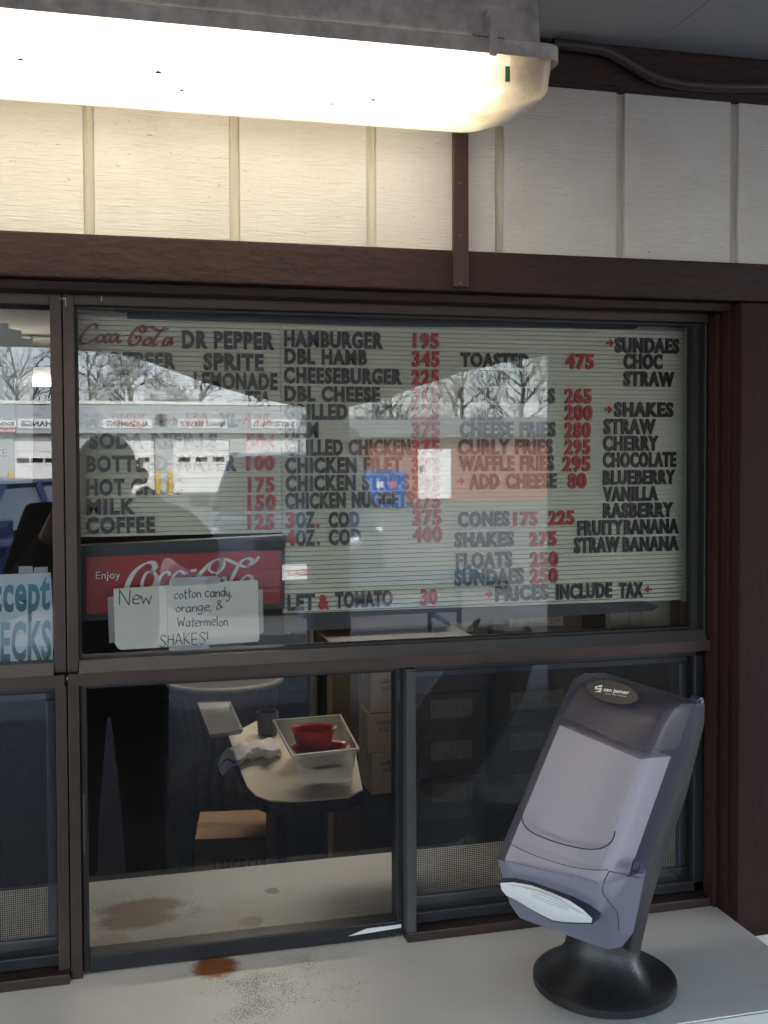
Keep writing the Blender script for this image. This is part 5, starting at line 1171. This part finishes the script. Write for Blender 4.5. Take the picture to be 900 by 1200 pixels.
M_SKIN = mat('skin', (.45,.27,.20), .55); M_COAT = mat('dark_jacket', (.014,.014,.017), .85); M_JEAN = mat('dark_trousers', (.012,.013,.018), .9); M_HAIR = mat('dark_hair', (.02,.014,.01), .6); M_SHOE = mat('dark_shoes', (.02,.02,.02), .6)
per = thing('person', 'person in dark jacket and trousers raising a phone, mirrored as a dark shape', 'person', (PX_, PY_, .05))
x, y = PX_, PY_
V_ = [(x,y,.95),(x,y,1.12),(x,y,1.30),(x,y,1.42),(x,y+.01,1.50),(x,y+.03,1.575),(x,y+.035,1.64),
      (x-.19,y,1.40),(x-.26,y+.10,1.20),(x-.13,y+.32,1.46),(x-.07,y+.385,1.535),
      (x+.19,y,1.40),(x+.31,y+.09,1.30),(x+.15,y+.32,1.48),(x+.10,y+.385,1.54),
      (x-.10,y,.90),(x-.11,y+.02,.50),(x-.12,y-.02,.13),(x-.12,y+.10,.085),(x+.10,y,.90),(x+.11,y+.02,.50),(x+.12,y-.02,.13),(x+.12,y+.10,.085)]
E_ = [(0,1),(1,2),(2,3),(3,4),(4,5),(5,6),(3,7),(7,8),(8,9),(9,10),(3,11),(11,12),(12,13),(13,14),(0,15),(15,16),(16,17),(17,18),(0,19),(19,20),(20,21),(21,22)]
Rr = [(.16,.12),(.15,.11),(.17,.12),(.13,.10),(.058,.058),(.075,.09),(.07,.085),.075,.05,.04,.03,.075,.05,.04,.03,.10,.065,.045,.035,.10,.065,.045,.035]
skin('body', V_, E_, Rr, M_SKIN, per)
skin('jacket', [(x,y,.93),(x,y,1.12),(x,y,1.30),(x,y,1.43),(x-.20,y,1.41),(x-.27,y+.10,1.20),(x-.15,y+.28,1.40),(x+.20,y,1.41),(x+.32,y+.09,1.30),(x+.17,y+.29,1.46)], [(0,1),(1,2),(2,3),(3,4),(4,5),(5,6),(3,7),(7,8),(8,9)], [(.20,.15),(.185,.14),(.205,.15),(.14,.115),.105,.075,.055,.105,.075,.055], M_COAT, per)
skin('trousers', [(x,y,.96),(x-.10,y,.88),(x-.11,y+.02,.50),(x-.12,y-.02,.15),(x+.10,y,.88),(x+.11,y+.02,.50),(x+.12,y-.02,.15)], [(0,1),(1,2),(2,3),(0,4),(4,5),(5,6)], [(.175,.13),.12,.085,.075,.12,.085,.075], M_JEAN, per)
b = BM(); bmesh.ops.create_uvsphere(b, u_segments=20, v_segments=14, radius=1)
for v in b.verts: v.co = Vector((x+v.co.x*.098, y+.0+v.co.y*.115, (1.615+v.co.z*.10) if v.co.z > 0 else 1.615+v.co.z*.17)) if not (v.co.y > .25 and v.co.z < .45) else Vector((x+v.co.x*.075, y+.015+v.co.y*.07, 1.62+v.co.z*.085))
obj('hair', b, M_HAIR, per, True)
b = BM()
for sg in (-1, 1): bmesh.ops.create_uvsphere(b, u_segments=10, v_segments=8, radius=.0125, matrix=Matrix.Translation((x+sg*.032, y+.108, 1.612)))
obj('eyes', b, mat('eye_white', (.5,.5,.5), .3), per, True)
skin('nose', [(x, y+.112, 1.605), (x, y+.128, 1.575)], [(0,1)], [.009,.013], M_SKIN, per, 1)
b = BM(); tube(b, [(x-.024, y+.108, 1.548), (x, y+.115, 1.546), (x+.024, y+.108, 1.548)], .005, 8); obj('mouth', b, mat('lips', (.3,.12,.1), .5), per, True)
for sg in (-1, 1):
    hx0 = x+(-.07 if sg < 0 else .10); hc = Vector((hx0, y+.395, 1.55))
    skin('hand', [hc, hc+Vector((0,.015,.045)), hc+Vector((-sg*.02,.03,.06))], [(0,1),(1,2)], [(.032,.02),(.036,.016),.012], M_SKIN, per, 1)
    for k in range(4):
        q0 = hc+Vector((sg*.008*(k-1.5)*.4, .012, .012+.018*k)); skin('finger', [q0, q0+Vector((-sg*.004,.035,.008)), q0+Vector((-sg*.03,.048,.012)), q0+Vector((-sg*(.05 if k in (1,2) else .043),.045,.012))], [(0,1),(1,2),(2,3)], [.0085,.008,.0075,.006], M_SKIN, per, 1)
    skin('thumb', [hc+Vector((0,-.002,.02)), hc+Vector((-sg*.018,.0,.045)), hc+Vector((-sg*.034,.012,.068))], [(0,1),(1,2)], [.011,.0095,.0075], M_SKIN, per, 1)
    b = BM(); box(b, x+sg*.12-.05, x+sg*.12+.05, y-.08, y+.18, .052, .13, .03); obj('shoe', b, M_SHOE, per, True)
ph = thing('phone', 'dark phone held up in both hands by the person', 'phone', (0, -1.585, 1.6))
b = BM(); box(b, -.036, .036, -1.5835, -1.5755, 1.545, 1.69, .003); obj('case', b, mat('black_phone_case', (.01,.01,.012), .3), ph)
b = BM(); tube(b, [(0, -1.5755, 1.66), (0, -1.574, 1.66)], .006, 16); obj('lens', b, M_DKGL, ph, True)
